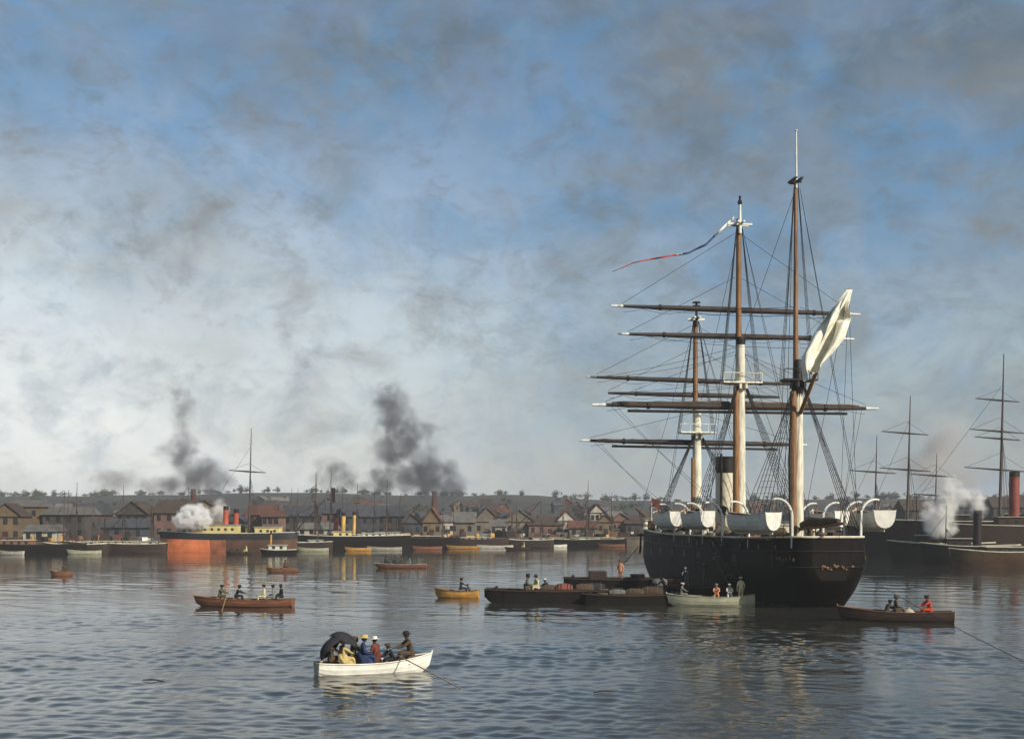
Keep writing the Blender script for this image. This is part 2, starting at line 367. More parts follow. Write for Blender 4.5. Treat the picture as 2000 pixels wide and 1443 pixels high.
# channels that spread the shrouds, scuttles, weed at the waterline
for my_, n_ in ((39.5, 6), (24.0, 6), (8.0, 5)):
    for sg in (-1, 1):
        y_ = my_-.95*(n_-1)/2+.3; ang = math.atan(-(bd(y_+2)-bd(y_-2))/4*sg)
        o_ = MB().box((0, 0, 0), (.75, .95*n_+.6, .12)).build('channel', BLACK, ship, False)
        o_.location = (sg*(bd(y_)*.975+.25), y_, 6.05); o_.rotation_euler = (0, 0, ang)
sc_ = MB().lathe([(.10, 0), (.20, .02), (.22, .06), (.15, .09), (.05, .09)], 10).mesh('scuttle', mat('worn_brass', (.085, .070, .048), .5, .4, 5, .2))
for sg in (-1, 1):
    for y_ in (3.2, 6.0, 9.5, 13.5, 16.5, 21.5, 26.5, 31.5, 36.5, 41.5): link('scuttle', sc_, ship, (sg*(bd(y_)*.985+.01), y_, 5.35), (0, sg*R(90), 0))
ysw = [4.0, 5.2, 6.5, 8, 11, 14, 19, 24, 29, 34, 38, 42, 45, 48, 50.5, 53, 55]
for sg in (-1, 1):
    g_ = MB().grid([[(sg*(interp(y_, YY, BW)*.93+(bd(y_)-interp(y_, YY, BW)*.93)*sstep(z_, -1.2, 3.4)+.03), y_, z_+.05*math.sin(y_*3)) for z_ in (-.3, .0, .28)] for y_ in ysw]); g_.build('weed_line', mat('weed', (.030, .034, .016), .9, .5, 2, .3), ship)
# --- masts -------------------------------------------------------------
MY = dict(mizzen=8.0, main=24.0, fore=39.5)
def crosstree(m, z, w, y0, mi):
    m.box((0, y0, z), (w, .26, .20), mi); m.box((0, y0+.7, z), (w*.9, .22, .18), mi); m.box((-.3, y0+.3, z+.19), (.2, 1.9, .18), mi); m.box((.3, y0+.3, z+.19), (.2, 1.9, .18), mi)
def top(parent, y, z, w, matl):
    m = MB(); P = []
    m.add([(-w, y-.9, z), (w, y-.9, z), (w, y+.5, z), (w*.55, y+1.5, z), (-w*.55, y+1.5, z), (-w, y+.5, z)]+
          [(-w, y-.9, z+.16), (w, y-.9, z+.16), (w, y+.5, z+.16), (w*.55, y+1.5, z+.16), (-w*.55, y+1.5, z+.16), (-w, y+.5, z+.16)],
          [(5, 4, 3, 2, 1, 0), (6, 7, 8, 9, 10, 11)]+[(i, (i+1) % 6, (i+1) % 6+6, i+6) for i in range(6)])
    m.build('top_platform', matl, parent, False)
    r = MB(); r.tube([(-w, y-.85, z+1.05), (w, y-.85, z+1.05)], .05, 6)
    for k in range(5): x = -w+2*w*k/4; r.tube([(x, y-.85, z+.1), (x, y-.85, z+1.05)], .035, 5)
    r.build('top_rail', matl, parent)
    s = MB()
    for sg in (-1, 1): s.box((sg*.32, y, z-.35), (.22, 2.0, .5), 0, 0)
    s.build('trestle_trees', matl, parent, False)
def shrouds(parent, y, ztop, xtop, zbot, xbot, n, dy, dyt=.12, rat=.55, r=.032):
    """port and starboard shrouds fanning down and aft, with ratlines"""
    for sg in (-1, 1):
        ls = []
        for k in range(n):
            a = Vector((sg*xtop, y-dyt*k, ztop)); b = Vector((sg*(xbot(y-dy*k) if callable(xbot) else xbot), y-dy*k+.3, zbot if not callable(zbot) else zbot(y)))
            ls.append((a, b)); MB().tube([a, b], r, 5).build('shroud', ROPE, parent)
        m = MB(); h = ls[0][0].z-ls[0][1].z; c = int(h/rat)
        for i in range(1, c):
            t = i/c; pr = None
            for a, b in ls:
                p = b.lerp(a, t)
                if pr is not None: m.tube([pr, p], .016, 3, 0, False)
                pr = p
        tag(m.build('ratlines', ROPE, parent), kind='stuff')
def mast(name, y, parts):
    o = MB(); p = parts[0]
    o.tube([(p[0], y, p[1]), (p[0], y, p[2])], [p[3], p[4]], 14)
    root = o.build(name, p[5], ship)
    for nm, z0, z1, r0, r1, mt, dyy in parts[1:]:
        MB().tube([(-.62 if nm == 'shaded_side_spar' else 0, y+dyy, z0), (-.62 if nm == 'shaded_side_spar' else 0, y+dyy, z1)], [r0, r1], 12).build(nm, mt, root)  # brown spar added to port, giving the lower masts their darker shaded side
    return root
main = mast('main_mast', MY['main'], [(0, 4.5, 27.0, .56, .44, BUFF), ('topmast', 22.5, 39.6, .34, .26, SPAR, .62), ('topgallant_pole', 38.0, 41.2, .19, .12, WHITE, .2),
                                    ('shaded_side_spar', 5.0, 21.6, .36, .30, SPAR, -.35)])
top(main, MY['main'], 22.1, 2.1, BUFF)
m = MB(); crosstree(m, 39.0, 2.7, MY['main']+.3, 0); m.build('crosstrees', WHITE, main)
MB().lathe([(.05, -.2), (.24, -.1), (.26, .15), (.14, .3), (.10, .55), (.16, .62), (.03, .8)], 10, 0, (0, MY['main']+.2, 41.2)).build('truck', BLACK, main)
MB().lathe([(.50, 0), (.52, .1), (.52, .7), (.50, .8)], 12, 0, (0, MY['main'], 26.2)).build('mast_cap', BLACK, main)
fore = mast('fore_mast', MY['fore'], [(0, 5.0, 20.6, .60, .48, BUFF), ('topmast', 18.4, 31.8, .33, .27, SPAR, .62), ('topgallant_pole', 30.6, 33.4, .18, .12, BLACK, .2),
                                    ('shaded_side_spar', 5.2, 15.0, .22, .20, SPAR, -.35)])
top(fore, MY['fore'], 17.9, 2.2, BUFF)
m = MB(); crosstree(m, 31.4, 2.0, MY['fore']+.3, 0); m.build('crosstrees', WHITE, fore)
MB().lathe([(.05, -.1), (.45, 0), (.45, .12), (.1, .2), (.1, .4), (.5, .42), (.5, .52), (.05, .6)], 10, 0, (0, MY['fore']+.2, 32.9)).build('truck', BLACK, fore)
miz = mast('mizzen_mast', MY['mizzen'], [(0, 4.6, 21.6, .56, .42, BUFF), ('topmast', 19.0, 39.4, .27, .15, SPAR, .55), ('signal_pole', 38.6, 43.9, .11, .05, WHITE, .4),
                                     ('shaded_side_spar', 4.9, 19.6, .36, .30, SPAR, -.35)])
top(miz, MY['mizzen'], 20.6, 1.6, BLACK)
MB().lathe([(.42, -.8), (.46, 0), (.62, .35), (.5, 1.0), (.45, 2.6), (.3, 3.0)], 12, 0, (0, MY['mizzen'], 19.6)).build('hoop', BLACK, miz)
m = MB(); crosstree(m, 39.2, .9, MY['mizzen']+.3, 0); m.build('crosstrees', BLACK, miz)
MB().lathe([(.02, -.05), (.13, .0), (.13, .1), (.02, .15)], 8, 0, (.0, MY['mizzen']+.4, 43.9)).build('truck', WHITE, miz)
chan = lambda y: bd(y)+.35
for root, y, zt, zr in ((fore, MY['fore'], 17.6, 6.6), (main, MY['main'], 21.8, 6.3), (miz, MY['mizzen'], 20.2, 6.3)):
    shrouds(root, y, zt, .45, zr, chan, 6 if root is not miz else 5, .95)
shrouds(main, MY['main']+.5, 38.6, .3, 22.2, 2.0, 4, .42, .05, .6, .026)
shrouds(fore, MY['fore']+.5, 31.2, .3, 18.0, 2.1, 4, .42, .05, .6, .026)
shrouds(miz, MY['mizzen']+.4, 38.9, .15, 20.7, 1.5, 3, .42, .05, .7, .024)
def line(nm, parent, a, b, r=.024, sag=0.0, mt=ROPE, n=2):
    a, b = Vector(a), Vector(b)
    if sag: n = 9
    p = [a.lerp(b, i/(n-1))-Vector((0, 0, sag*4*(i/(n-1))*(1-i/(n-1)))) for i in range(n)]
    return MB().tube(p, r, 4).build(nm, mt, parent)
# standing stays and backstays
for root, y, z in ((main, 24.3, 38.6), (main, 24.3, 26.0), (fore, 39.8, 31.2), (miz, 8.3, 38.6), (miz, 8.2, 20.4)):
    for sg in (-1, 1):
        for k in range(2 if z > 30 else 1):
            yb = y-5.2-k*1.2; line('backstay', root, (sg*.3, y, z), (sg*(bd(max(yb, 1.0))+.1), max(yb, 1.0), 6.2), .024)
line('stay', main, (0, 24.6, 38.2), (0, 39.3, 19.8)); line('stay', main, (0, 24.6, 22.0), (0, 39.0, 6.8), .035)
line('stay', fore, (0, 40.3, 31.0), (0, 66, 8.6)); line('stay', fore, (0, 40.0, 17.8), (0, 59, 7.6), .035)
line('stay', miz, (0, 8.7, 38.4), (0, 23.8, 26.2)); line('stay', miz, (0, 8.7, 20.0), (0, 23.4, 8.0), .03)
# --- yards -------------------------------------------------------------
def yard(root, y, z, hl, r, tilt=0.0, boom=None, furl=0.0, brace_to=None, lift_z=None, tips=True, rz=0.0):
    """tilt lifts the port arm, boom = studding-sail boom slung underneath"""
    ct, st = math.cos(rz), math.sin(rz)
    P = lambda s, dz=0.0, dy=0.0: Vector((s*hl*ct-dy*st, y+dy*ct+s*hl*st, z+dz-s*tilt))
    o = MB().tube([P(s) for s in (-.93, -.6, -.25, 0, .25, .6, .93)], [r*.5, r*.8, r, r*1.05, r, r*.8, r*.5], 10).build('yard', YARD, root)
    for s in (-1, 1):
        if tips: MB().tube([P(s*.925), P(s*1.02)], [r*.52, r*.32], 8).build('yardarm_tip', WHITE, o)
        MB().tube([P(s*.62), P(s*.64)], r*1.05, 8).build('boom_iron', BLACK, o)
        # foot ropes hang in bights below the yard
        pts = []
        for k in range(13):
            q = .04+.88*k/12; pts.append(P(s*q, -.22-.55*abs(math.sin(q*8.2))*.8, -.1))
        MB().tube(pts, .02, 4).build('foot_rope', ROPE, o)
        if lift_z: line('lift', o, P(s*.93, r), (s*.25, y+.1, lift_z), .022)
        if brace_to:
            line('brace', o, P(s*.90), (s*brace_to[0], brace_to[1], brace_to[2]), .02, .25); line('brace', o, P(s*.86), (s*brace_to[0], brace_to[1], brace_to[2]-.8), .02, .35)
    if boom: MB().tube([P(-1.0*boom, -.62, -.35), P(boom, -.62, -.35)], r*.42, 8).build('studding_boom', BLACK, o)
    if furl:
        for s in (-1, 1):
            pts = [P(s*(.06+.82*k/10), furl*.55+.06*math.sin(k*2.3), .12) for k in range(11)]
            MB().tube(pts, [furl*(1.0-.55*k/10)*(1+.10*math.sin(k*4.1)) for k in range(11)], 8).build('furled_sail', CANVAS, o)
            g = MB()
            for k in range(1, 10): p = P(s*(.06+.82*k/10), furl*.5, .12); g.lathe([(furl*1.05, -.05), (furl*1.05, .05)], 4, 0, p, .12, 1.02)
    return o
ym = MY['main']+.9; yf = MY['fore']+.9
yard(main, ym, 30.0, 13.5, .30, .12, None, .0, (.3, 8.2, 27.5), 38.2)
yard(main, ym, 27.2, 12.8, .29, .0, None, .0, (.3, 8.2, 24.5), 33.5)
yard(main, ym, 19.75, 15.5, .36, .0, .78, .38, (4.4, 9.0, 7.0), 25.6)
yard(fore, yf, 24.2, 12.9, .29, .25, None, .18, (.3, 24.3, 26.0), 30.8)
yard(fore, yf, 22.5, 11.3, .28, .1, None, .0, (.3, 24.3, 22.6), 28.0, False)
yard(fore, yf, 16.85, 13.7, .33, .15, .74, .22, (4.8, 25.5, 7.0), 20.4)
# gaff, spanker boom and its furled sail
PK = Vector((.7, -1.6, 27.4))
g = MB().tube([(0, 7.4, 17.6), (.35, 2.9, 22.5), PK], [.20, .17, .09], 8).build('gaff', SPAR, miz)
MB().tube([(-.8, 7.6, 16.2), (-.85, 7.5, 13), (-.83, 7.5, 9.5), (-.8, 7.6, 7.6)], [.20, .30, .26, .15], 8).build('brailed_sail', CANVAS, miz)
bm = MB().tube([(0, 7.4, 6.95), (.1, 2, 7.25), (.2, -2.0, 7.5)], [.19, .18, .12], 8).build('spanker_boom', SPAR, miz)
MB().tube([(.0, 7.0, 7.3), (.1, 5, 7.6), (.1, 3, 7.55), (.15, 1, 7.65), (.2, -.8, 7.7)], [.28, .46, .42, .36, .18], 9).build('furled_sail', CANVAS, bm)
for sg in (-1, 1): line('vang', miz, PK, (sg*2.6, .8, 6.2), .02)
line('ensign_halyard', miz, PK, (.5, -.2, 6.1), .018)
for k in range(3): line('peak_halyard', miz, (0, 7.9, 21+k*1.6), Vector((0, 7.4, 17.6)).lerp(PK, .4+.28*k), .02)
# bowsprit with its stays
bs = MB().tube([(0, 54, 6.2), (0, 60, 7.3), (0, 68, 9.2)], [.42, .36, .18], 10).build('bowsprit', SPAR, ship)
line('bobstay', bs, (0, 67, 8.9), (0, 58.8, 1.2), .04)
# funnel and deck fittings
fn = MB().tube([(0, 29.0, 5.0), (0, 28.9, 12.85)], [1.12, 1.10], 24).build('funnel', CREAM, ship)
MB().tube([(0, 28.9, 12.85), (0, 28.88, 14.5)], [1.115, 1.115], 24).build('funnel_top', BLACK, fn)
MB().tube([(0, 28.88, 14.5), (0, 28.88, 14.62)], 1.2, 24).build('funnel_lip', BLACK, fn)
MB().tube([(-.9, 27.7, 5), (-.9, 27.7, 14.9)], .14, 10).build('steam_pipe', BLACK, fn)
for sg in (-1, 1): line('funnel_guy', fn, (sg*1.1, 28.9, 12.6), (sg*4.8, 26.5, 6.2), .02)
def cowl(x, y, z, h, r):
    o = MB().tube([(x, y, 5), (x, y, z), (x, y-.1, z+h*.5), (x, y-.55, z+h*.72)], [r*.7, r*.7, r*.85, r*1.25], 14).build('ventilator', CREAM, ship)
    MB().tube([(x, y-.56, z+h*.725), (x, y-.60, z+h*.745)], r*1.1, 14).build('cowl_mouth', BLACK, o)
cowl(-1.4, 26.2, 7.6, 1.6, .55); cowl(1.3, 32.2, 7.9, 1.4, .5); cowl(-2.0, 33.0, 7.6, 1.3, .45)
def deckhouse(nm, c, d, mt, roof):
    o = MB().box(c, d).build(nm, mt, ship, False); MB().box((c[0], c[1], c[2]+d[2]/2+.06), (d[0]+.3, d[1]+.3, .12)).build('roof', roof, o, False)
    wm = MB().box((0, 0, 0), (.5, .06, .5)).mesh('window', GLASSD)
    for k in range(max(2, int(d[0]/1.1))): link('window', wm, o, (c[0]-d[0]/2+.6+k*1.1, c[1]-d[1]/2-.02, c[2]+.2))
deckhouse('charthouse', (0, 12.2, 6.1), (3.2, 2.6, 2.3), CREAM, GREYW); deckhouse('bridge_house', (0, 33.6, 6.5), (4.4, 2.2, 2.4), CREAM, GREYW)
MB().box((0, 19, 5.6), (3.0, 3.4, 1.2)).build('skylight', WOOD, ship, False)
# hammock nettings: canvas-covered bundles stowed along the bulwark
for sg in (-1, 1):
    for k in range(9):
        y = 10.5+k*3.4; x = sg*(bd(y)*.965-.35); x2 = sg*(bd(y+3)*.965-.35)
        MB().tube([(x, y, rail(y)+.12), (lerp(x, x2, .5), y+1.5, rail(y)+.2), (x2, y+3, rail(y+3)+.12)], [.22, .30, .22], 7).build('hammock_netting', [WOODD, CANVAS, GREYW][k % 3], ship)
# lockers, coils, hatches and rails crowd the deck
for k in range(44):
    y = 3.5+k*1.12+random.uniform(-.3, .3); x = random.uniform(-.8, .8)*(bd(y)-1.0); z = rail(y)-1.1; q = k % 5; mt = random.choice([WOODD, WOODD, CANVAS, WOOD, CREAM, BLACK])
    if q == 0: MB().box((x, y, z+.8), (random.uniform(.8, 1.8), random.uniform(.6, 1.4), 1.6), 0, random.uniform(0, 1), .85).build('locker', mt, ship, False)
    elif q == 1: MB().lathe([(.5, 0), (.36, .3), (.33, 1.0), (.55, 1.2), (.55, 1.45), (.3, 1.6)], 10, 0, (x, y, z)).build('capstan', mt, ship)
    elif q == 2:
        for e in (0, .5): MB().tube([(x+e, y, z), (x+e, y+.1, z+2.1)], .07, 6).build('stanchion', mt, ship)
    elif q == 3: MB().tube([(x-.9, y, z+1.3), (x-.3, y+.2, z+1.75), (x+.5, y+.1, z+1.7), (x+1.0, y, z+1.3)], [.15, .42, .45, .15], 8).build('canvas_bundle', random.choice([CANVAS, WOODD, HEMP]), ship)
    else: MB().tube([(x, y, z), (x, y, z+1.7), (x, y-.15, z+2.0), (x, y-.5, z+2.1)], [.2, .2, .26, .36], 10).build('ventilator', random.choice([CREAM, WOODD]), ship)
# bow: white-capped bitts and jack staff
for sg in (-1, 1): MB().lathe([(.30, 0), (.30, 1.2), (.55, 1.3), (.55, 1.55), (.2, 1.7)], 10, 0, (sg*2.6, 53.4, 6.3)).build('bitt', CREAM, ship)
js = MB().tube([(-.6, 57.8, 6.6), (-.6, 57.8, 11.0)], [.07, .04], 6).build('jack_staff', WHITE, ship)
# anchor on the port bow
an = MB(); an.tube([(-4.0, 50.2, 6.0), (-4.2, 50.0, 3.6)], .12, 6); an.tube([(-4.4, 49.1, 4.3), (-4.35, 49.5, 3.7), (-4.2, 50.0, 3.5), (-4.0, 50.6, 3.7), (-3.8, 51.0, 4.3)], .11, 6); an.tube([(-4.6, 50.1, 5.8), (-3.5, 50.1, 5.8)], .10, 6); an.build('anchor', BLACK, ship)
# accommodation ladder down the port side, aft
def ladder():
    A = Vector((-(bd(15)+.55), 15.5, 5.7)); B = Vector((-(bd(9)+.75), 8.8, 1.3)); o = None
    for dx in (-.42, .42):
        s = MB().tube([A+Vector((dx, 0, 0)), B+Vector((dx, 0, 0))], .09, 6)
        if o is None: o = s.build('accommodation_ladder', WOODD, ship)
        else: s.build('side_rail', WOODD, o)
        MB().tube([A+Vector((dx, 0, 1)), B+Vector((dx, 0, 1))], .04, 5).build('hand_rail', WOODD, o)
    st = MB().box((0, 0, 0), (.8, .32, .06)).mesh('step', WOODD)
    for k in range(15): link('step', st, o, A.lerp(B, (k+.5)/15))
    MB().box((B.x, B.y-.5, B.z-.1), (1.2, 1.3, .12)).build('platform', WOODD, o, False)
    line('ladder_tackle', o, B+Vector((0, -.5, .2)), (-(bd(8)+.3), 8.2, 8.4), .03)
ladder()
# hanging ropes and stains on the quarter
for y, z in ((3.5, 3.6), (17.5, 2.2), (22, 3.0), (31, 2.6)): line('fender_rope', ship, (-(bd(y)+.08), y, rail(y)), (-(bd(y)+.12), y, z), .035, 0, HEMP)
# --- davits (parts of the ship); the boats hanging in them are their own things
def davit(x, y, sg, h=3.4, out_=1.7, mt=WHITE):
    p = [(x, y, rail(y)-.9), (x, y, rail(y)+h*.55)]
    for k in range(1, 8): a = k/7*math.pi*.5; p.append((x+sg*out_*(1-math.cos(a*1.15))/1.23, y, rail(y)+h*.55+h*.45*math.sin(a*1.15)))
    o = MB().tube(p, [.13, .13]+[.125-.006*k for k in range(7)], 8).build('davit', mt, ship)
    e = p[-1]; MB().tube([e, (e[0], e[1], e[2]-1.1)], .035, 5).build('boat_fall', HEMP, o); MB().box((e[0], e[1], e[2]-.7), (.14, .16, .34)).build('block', WOOD, o, False)
DAV = []
for sg, y0, y1 in ((-1, 1.2, 8.2), (-1, 14.4, 20.2), (-1, 24.5, 30.5), (1, 2.4, 8.4), (1, 14.5, 20.5)):
    for y in (y0, y1): davit(sg*(bd(y)*.965-.05), y, sg)
    DAV.append((sg, y0, y1))

# ================================================================== small boats
class Fr:
    def __init__(s, loc, rz): s.o = Vector(loc); s.rz = rz
    def w(s, x, y, z=0.0):
        c, q = math.cos(s.rz), math.sin(s.rz); return Vector((s.o.x+x*c-y*q, s.o.y+x*q+y*c, s.o.z+z))
def boat_shape(Lb, B, fb, sheer_b, sheer_s, transom):
    def hb(t):
        a = transom+(1-transom)*math.sin(min(1, t/.45)*math.pi/2) if t < .45 else math.cos(((t-.45)/.55)**1.9*math.pi/2)
        return max(.02, B/2*a)
    def zs(t): return fb+sheer_b*max(0, (t-.42)/.58)**2+sheer_s*max(0, (.42-t)/.42)**2
    def zk(t): return -.28+(.22 if transom else .45)*max(0, (.12-t)/.12)**1.5+.55*max(0, (t-.86)/.14)**2
    return hb, zs, zk
def rowboat(name, label, cat, loc, rz, Lb, B, fb, hullm, railm, inm, sheer_b=.38, sheer_s=.14, transom=.66, thwarts=(.2, .42, .64), transm=None, group=None, keel=True):
    o = thing(name, label, cat, loc, rz, group); hb, zs, zk = boat_shape(Lb, B, fb, sheer_b, sheer_s, transom)
    nst = 19; W = [0, .38, .66, .84, .94, 1.0]; H = [0, .06, .20, .42, .70, 1.0]
    def sec(t, inset):
        P = []; b, z1, z0 = hb(t)-inset, zs(t), zk(t)+inset
        for j in range(len(W)):
            x, z = max(.005, b*W[j]), lerp(z0, z1, H[j])
            if j and inset == 0 and j < len(W)-1: P.append((x+.018, z-.004)); P.append((x, z))     # clinker laps
            else: P.append((x, z))
        return P
    m = MB()
    for inset in (0, .04):
        G = []
        for i in range(nst):
            t = i/(nst-1); y = (t-.5)*Lb; s = sec(t, inset); rk = lambda z: (.10*Lb*.25*(z/fb)*max(0, (t-.8)/.2) if z > 0 else 0)
            G.append([(-x, y+rk(z), z) for x, z in reversed(s)]+[(x, y+rk(z), z) for x, z in s])
        if inset: G = [list(reversed(r)) for r in G]
        m.grid(G, 0 if inset == 0 else 1)
        if not transom: pass
    m.build('hull', [hullm, inm], o, True, 30)
    if transom:
        t = MB(); s = sec(0, 0); n = len(s)*2; y = -Lb/2-.02
        pts = [(-x, y, z) for x, z in reversed(s)]+[(x, y, z) for x, z in s]
        pts += [(p[0], y+.06, p[2]) for p in pts]
        t.add(pts, [tuple(reversed(range(n))), tuple(range(n, 2*n))]+[(i, (i+1) % n, (i+1) % n+n, i+n) for i in range(n)]); t.build('transom', transm or hullm, o, False)
    rk = lambda t: (.10*Lb*.25*max(0, (t-.8)/.2)*zs(t)/fb)
    for sg in (-1, 1):
        MB().tube([(sg*hb(i/18), (i/18-.5)*Lb+rk(i/18), zs(i/18)+.015) for i in range(19)], .045, 6, 0, True, .8).build('gunwale', railm, o)
    MB().tube([(0, .30*Lb, zk(.8)-.03), (0, .43*Lb, zk(.93)-.02), (0, .485*Lb, lerp(zk(1), zs(1), .4)), (0, .5*Lb+rk(1)+.03, zs(1)+.16)], [.04, .05, .055, .05], 6).build('stem', railm, o)
    if keel: MB().box((0, -.08*Lb, -.30), (.07, .8*Lb, .12)).build('keel', railm, o, False)
    for t in thwarts: MB().box((0, (t-.5)*Lb, min(zs(t)-.16, fb-.12)), (2*hb(t)-.09, .26, .045)).build('thwart', inm, o, False)
    fl = MB(); fl.grid([[(-hb(t)*.62, (t-.5)*Lb, .02), (hb(t)*.62, (t-.5)*Lb, .02)] for t in (.05, .2, .4, .6, .75, .88)]); fl.f = [tuple(reversed(f)) for f in fl.f]; fl.build('floor_boards', inm, o, False)
    for sg in (-1, 1):
        for t in thwarts[1:]:
            p = Vector((sg*hb(t-.05), (t-.05-.5)*Lb, zs(t)+.03)); MB().tube([p+Vector((0, -.05, .10)), p, p+Vector((0, .05, .10))], .014, 5).build('rowlock', BLACK, o)
    return o, Fr(loc, rz)
def oar(label, a, b, group=None):
    """a = grip in the hands, b = blade tip"""
    a, b = Vector(a), Vector(b); d = (b-a); n = d.length; q = d.to_track_quat('Y', 'Z')
    o = thing('oar', label, 'oar', a, 0, group); o.rotation_mode = 'QUATERNION'; o.rotation_quaternion = q
    MB().tube([(0, 0, 0), (0, .35, 0), (0, .36, 0), (0, n-.75, 0)], [.020, .022, .034, .026], 7).build('shaft', WOODL, o)
    MB().tube([(0, n-.78, 0), (0, n-.6, 0), (0, n-.2, 0), (0, n, 0)], [.028, .06, .085, .07], 8, 0, True, .22).build('blade', WOODL, o)
    return o

# ================================================================== people
def pose_points(kind, lean=0.0, reach=0.0):
    P = {}
    if kind == 'stand':
        pz = .94; P['pelvis'] = (0, 0, pz)
        for s, n in ((-1, 'l'), (1, 'r')):
            P['hip'+n] = (s*.095, 0, .87); P['knee'+n] = (s*.11, .04, .49); P['ankle'+n] = (s*.12, -.02, .09); P['toe'+n] = (s*.14, .14, .045)
    else:
        pz = .50; P['pelvis'] = (0, 0, pz)
        for s, n in ((-1, 'l'), (1, 'r')):
            P['hip'+n] = (s*.10, .06, .49); P['knee'+n] = (s*.14, .44, .52); P['ankle'+n] = (s*.13, .50, .10); P['toe'+n] = (s*.14, .66, .05)
    up = lambda x, y, z: (x, y*math.cos(lean)+z*math.sin(lean), pz+z*math.cos(lean)-y*math.sin(lean))
    P['spine'] = up(0, -.01, .20); P['chest'] = up(0, -.02, .38); P['neck'] = up(0, .0, .545)
    hl = lean*.5
    hd = lambda y, z: (0, P['neck'][1]+y*math.cos(hl)+z*math.sin(hl), P['neck'][2]+z*math.cos(hl)-y*math.sin(hl))
    P['jaw'] = hd(.035, .075); P['head'] = hd(.02, .155); P['crown'] = hd(-.005, .225)
    for s, n in ((-1, 'l'), (1, 'r')):
        P['sh'+n] = up(s*.18, -.01, .46)
        if reach > 0:
            P['el'+n] = (s*.22, P['sh'+n][1]+.22, P['sh'+n][2]-.16); P['wr'+n] = (s*.13, P['sh'+n][1]+.22+.24*reach, P['sh'+n][2]-.22); P['hand'+n] = (s*.11, P['wr'+n][1]+.09, P['wr'+n][2]-.01)
        elif kind == 'stand':
            P['el'+n] = (s*.27, P['sh'+n][1]-.03, P['sh'+n][2]-.29); P['wr'+n] = (s*.25, P['sh'+n][1]+.10, P['sh'+n][2]-.52); P['hand'+n] = (s*.24, P['wr'+n][1]+.03, P['wr'+n][2]-.09)
        else:
            P['el'+n] = (s*.26, P['sh'+n][1]+.02, P['sh'+n][2]-.28); P['wr'+n] = (s*.15, P['sh'+n][1]+.24, .63); P['hand'+n] = (s*.12, P['wr'+n][1]+.09, .61)
    return P
RAD = dict(pelvis=(.155, .125), spine=(.145, .115), chest=(.17, .125), neck=(.058, .06), jaw=(.068, .075), head=(.082, .098), crown=(.055, .065), sh=(.085, .08), el=(.056, .056), wr=(.04, .036), hand=(.045, .026), hip=(.105, .11), knee=(.072, .072), ankle=(.052, .052), toe=(.045, .035))
BONES = [('pelvis', 'spine', 0), ('spine', 'chest', 0), ('chest', 'neck', 0), ('neck', 'jaw', 2), ('jaw', 'head', 2), ('head', 'crown', 2)]
for n_ in 'lr': BONES += [('chest', 'sh'+n_, 0), ('sh'+n_, 'el'+n_, 0), ('el'+n_, 'wr'+n_, 0), ('wr'+n_, 'hand'+n_, 2), ('pelvis', 'hip'+n_, 1), ('hip'+n_, 'knee'+n_, 1), ('knee'+n_, 'ankle'+n_, 1), ('ankle'+n_, 'toe'+n_, 3)]
BODY = {}
def rad(k): return RAD[k] if k in RAD else RAD[k[:-1]]
def body_mesh(kind, lean, reach):
    key = (kind, round(lean, 2), round(reach, 2))
    if key in BODY: return BODY[key]
    P = pose_points(kind, lean, reach); names = list(P); ix = {n: i for i, n in enumerate(names)}
    me = bpy.data.meshes.new('skeleton'); me.from_pydata([P[n] for n in names], [(ix[a], ix[b]) for a, b, _ in BONES], [])
    o = bpy.data.objects.new('skeleton', me); C.objects.link(o)
    o.modifiers.new('skin', 'SKIN').use_smooth_shade = True
    for n in names:
        sv = me.skin_vertices[0].data[ix[n]]; sv.radius = rad(n); sv.use_root = (n == 'pelvis')
    sd = o.modifiers.new('sub', 'SUBSURF'); sd.levels = 1; sd.render_levels = 1
    dg = bpy.context.evaluated_depsgraph_get(); ev = o.evaluated_get(dg); bmh = bmesh.new(); bmh.from_mesh(ev.to_mesh()); ev.to_mesh_clear()
    bpy.data.objects.remove(o); bpy.data.meshes.remove(me)
    hc = Vector(P['head']); nose = hc+Vector((0, .10, -.03))
    for v in bmh.verts:
        d = (v.co-nose).length
        if d < .035: v.co.y += .022*(1-d/.035)
    segs = [(Vector(P[a]), Vector(P[b]), m_, min(rad(a)+rad(b))) for a, b, m_ in BONES]
    for f in bmh.faces:
        c = f.calc_center_median(); best = 9; mi = 0
        for a, b, m_, r_ in segs:
            t = max(0, min(1, (c-a).dot(b-a)/(b-a).length_squared)); dd = (c-a.lerp(b, t)).length-r_
            if dd < best: best, mi = dd, m_
        for s in (-1, 1):
            if (c-(hc+Vector((s*.032, .09, .012)))).length < .016: mi = 3
        f.material_index = mi; f.smooth = True
    out_ = bpy.data.meshes.new('body'); bmh.to_mesh(out_); bmh.free()
    # five fingers on each hand, curled
    fm = MB()
    for n, s in (('l', -1), ('r', 1)):
        w, h = Vector(P['wr'+n]), Vector(P['hand'+n]); d = (h-w).normalized(); sd_ = Vector((1, 0, 0))
        dn = d.cross(sd_).normalized()
        if dn.z > 0: dn = -dn
        for k, (off, ln) in enumerate(((-.030, .060), (-.010, .072), (.010, .070), (.028, .055))):
            a = h+sd_*off+d*.015; fm.tube([a, a+d*ln*.6+dn*.012, a+d*ln*.8+dn*.045], [.011, .010, .007], 5, 2)
        a = w.lerp(h, .7)-sd_*s*.035; fm.tube([a, a+d*.04-sd_*s*.02, a+d*.07-sd_*s*.012+dn*.02], [.013, .012, .009], 5, 2)
    fme = fm.mesh('f', [SKIN]); b2 = bmesh.new(); b2.from_mesh(out_); b2.from_mesh(fme); b2.to_mesh(out_); b2.free(); bpy.data.meshes.remove(fme)
    BODY[key] = (out_, P); return BODY[key]
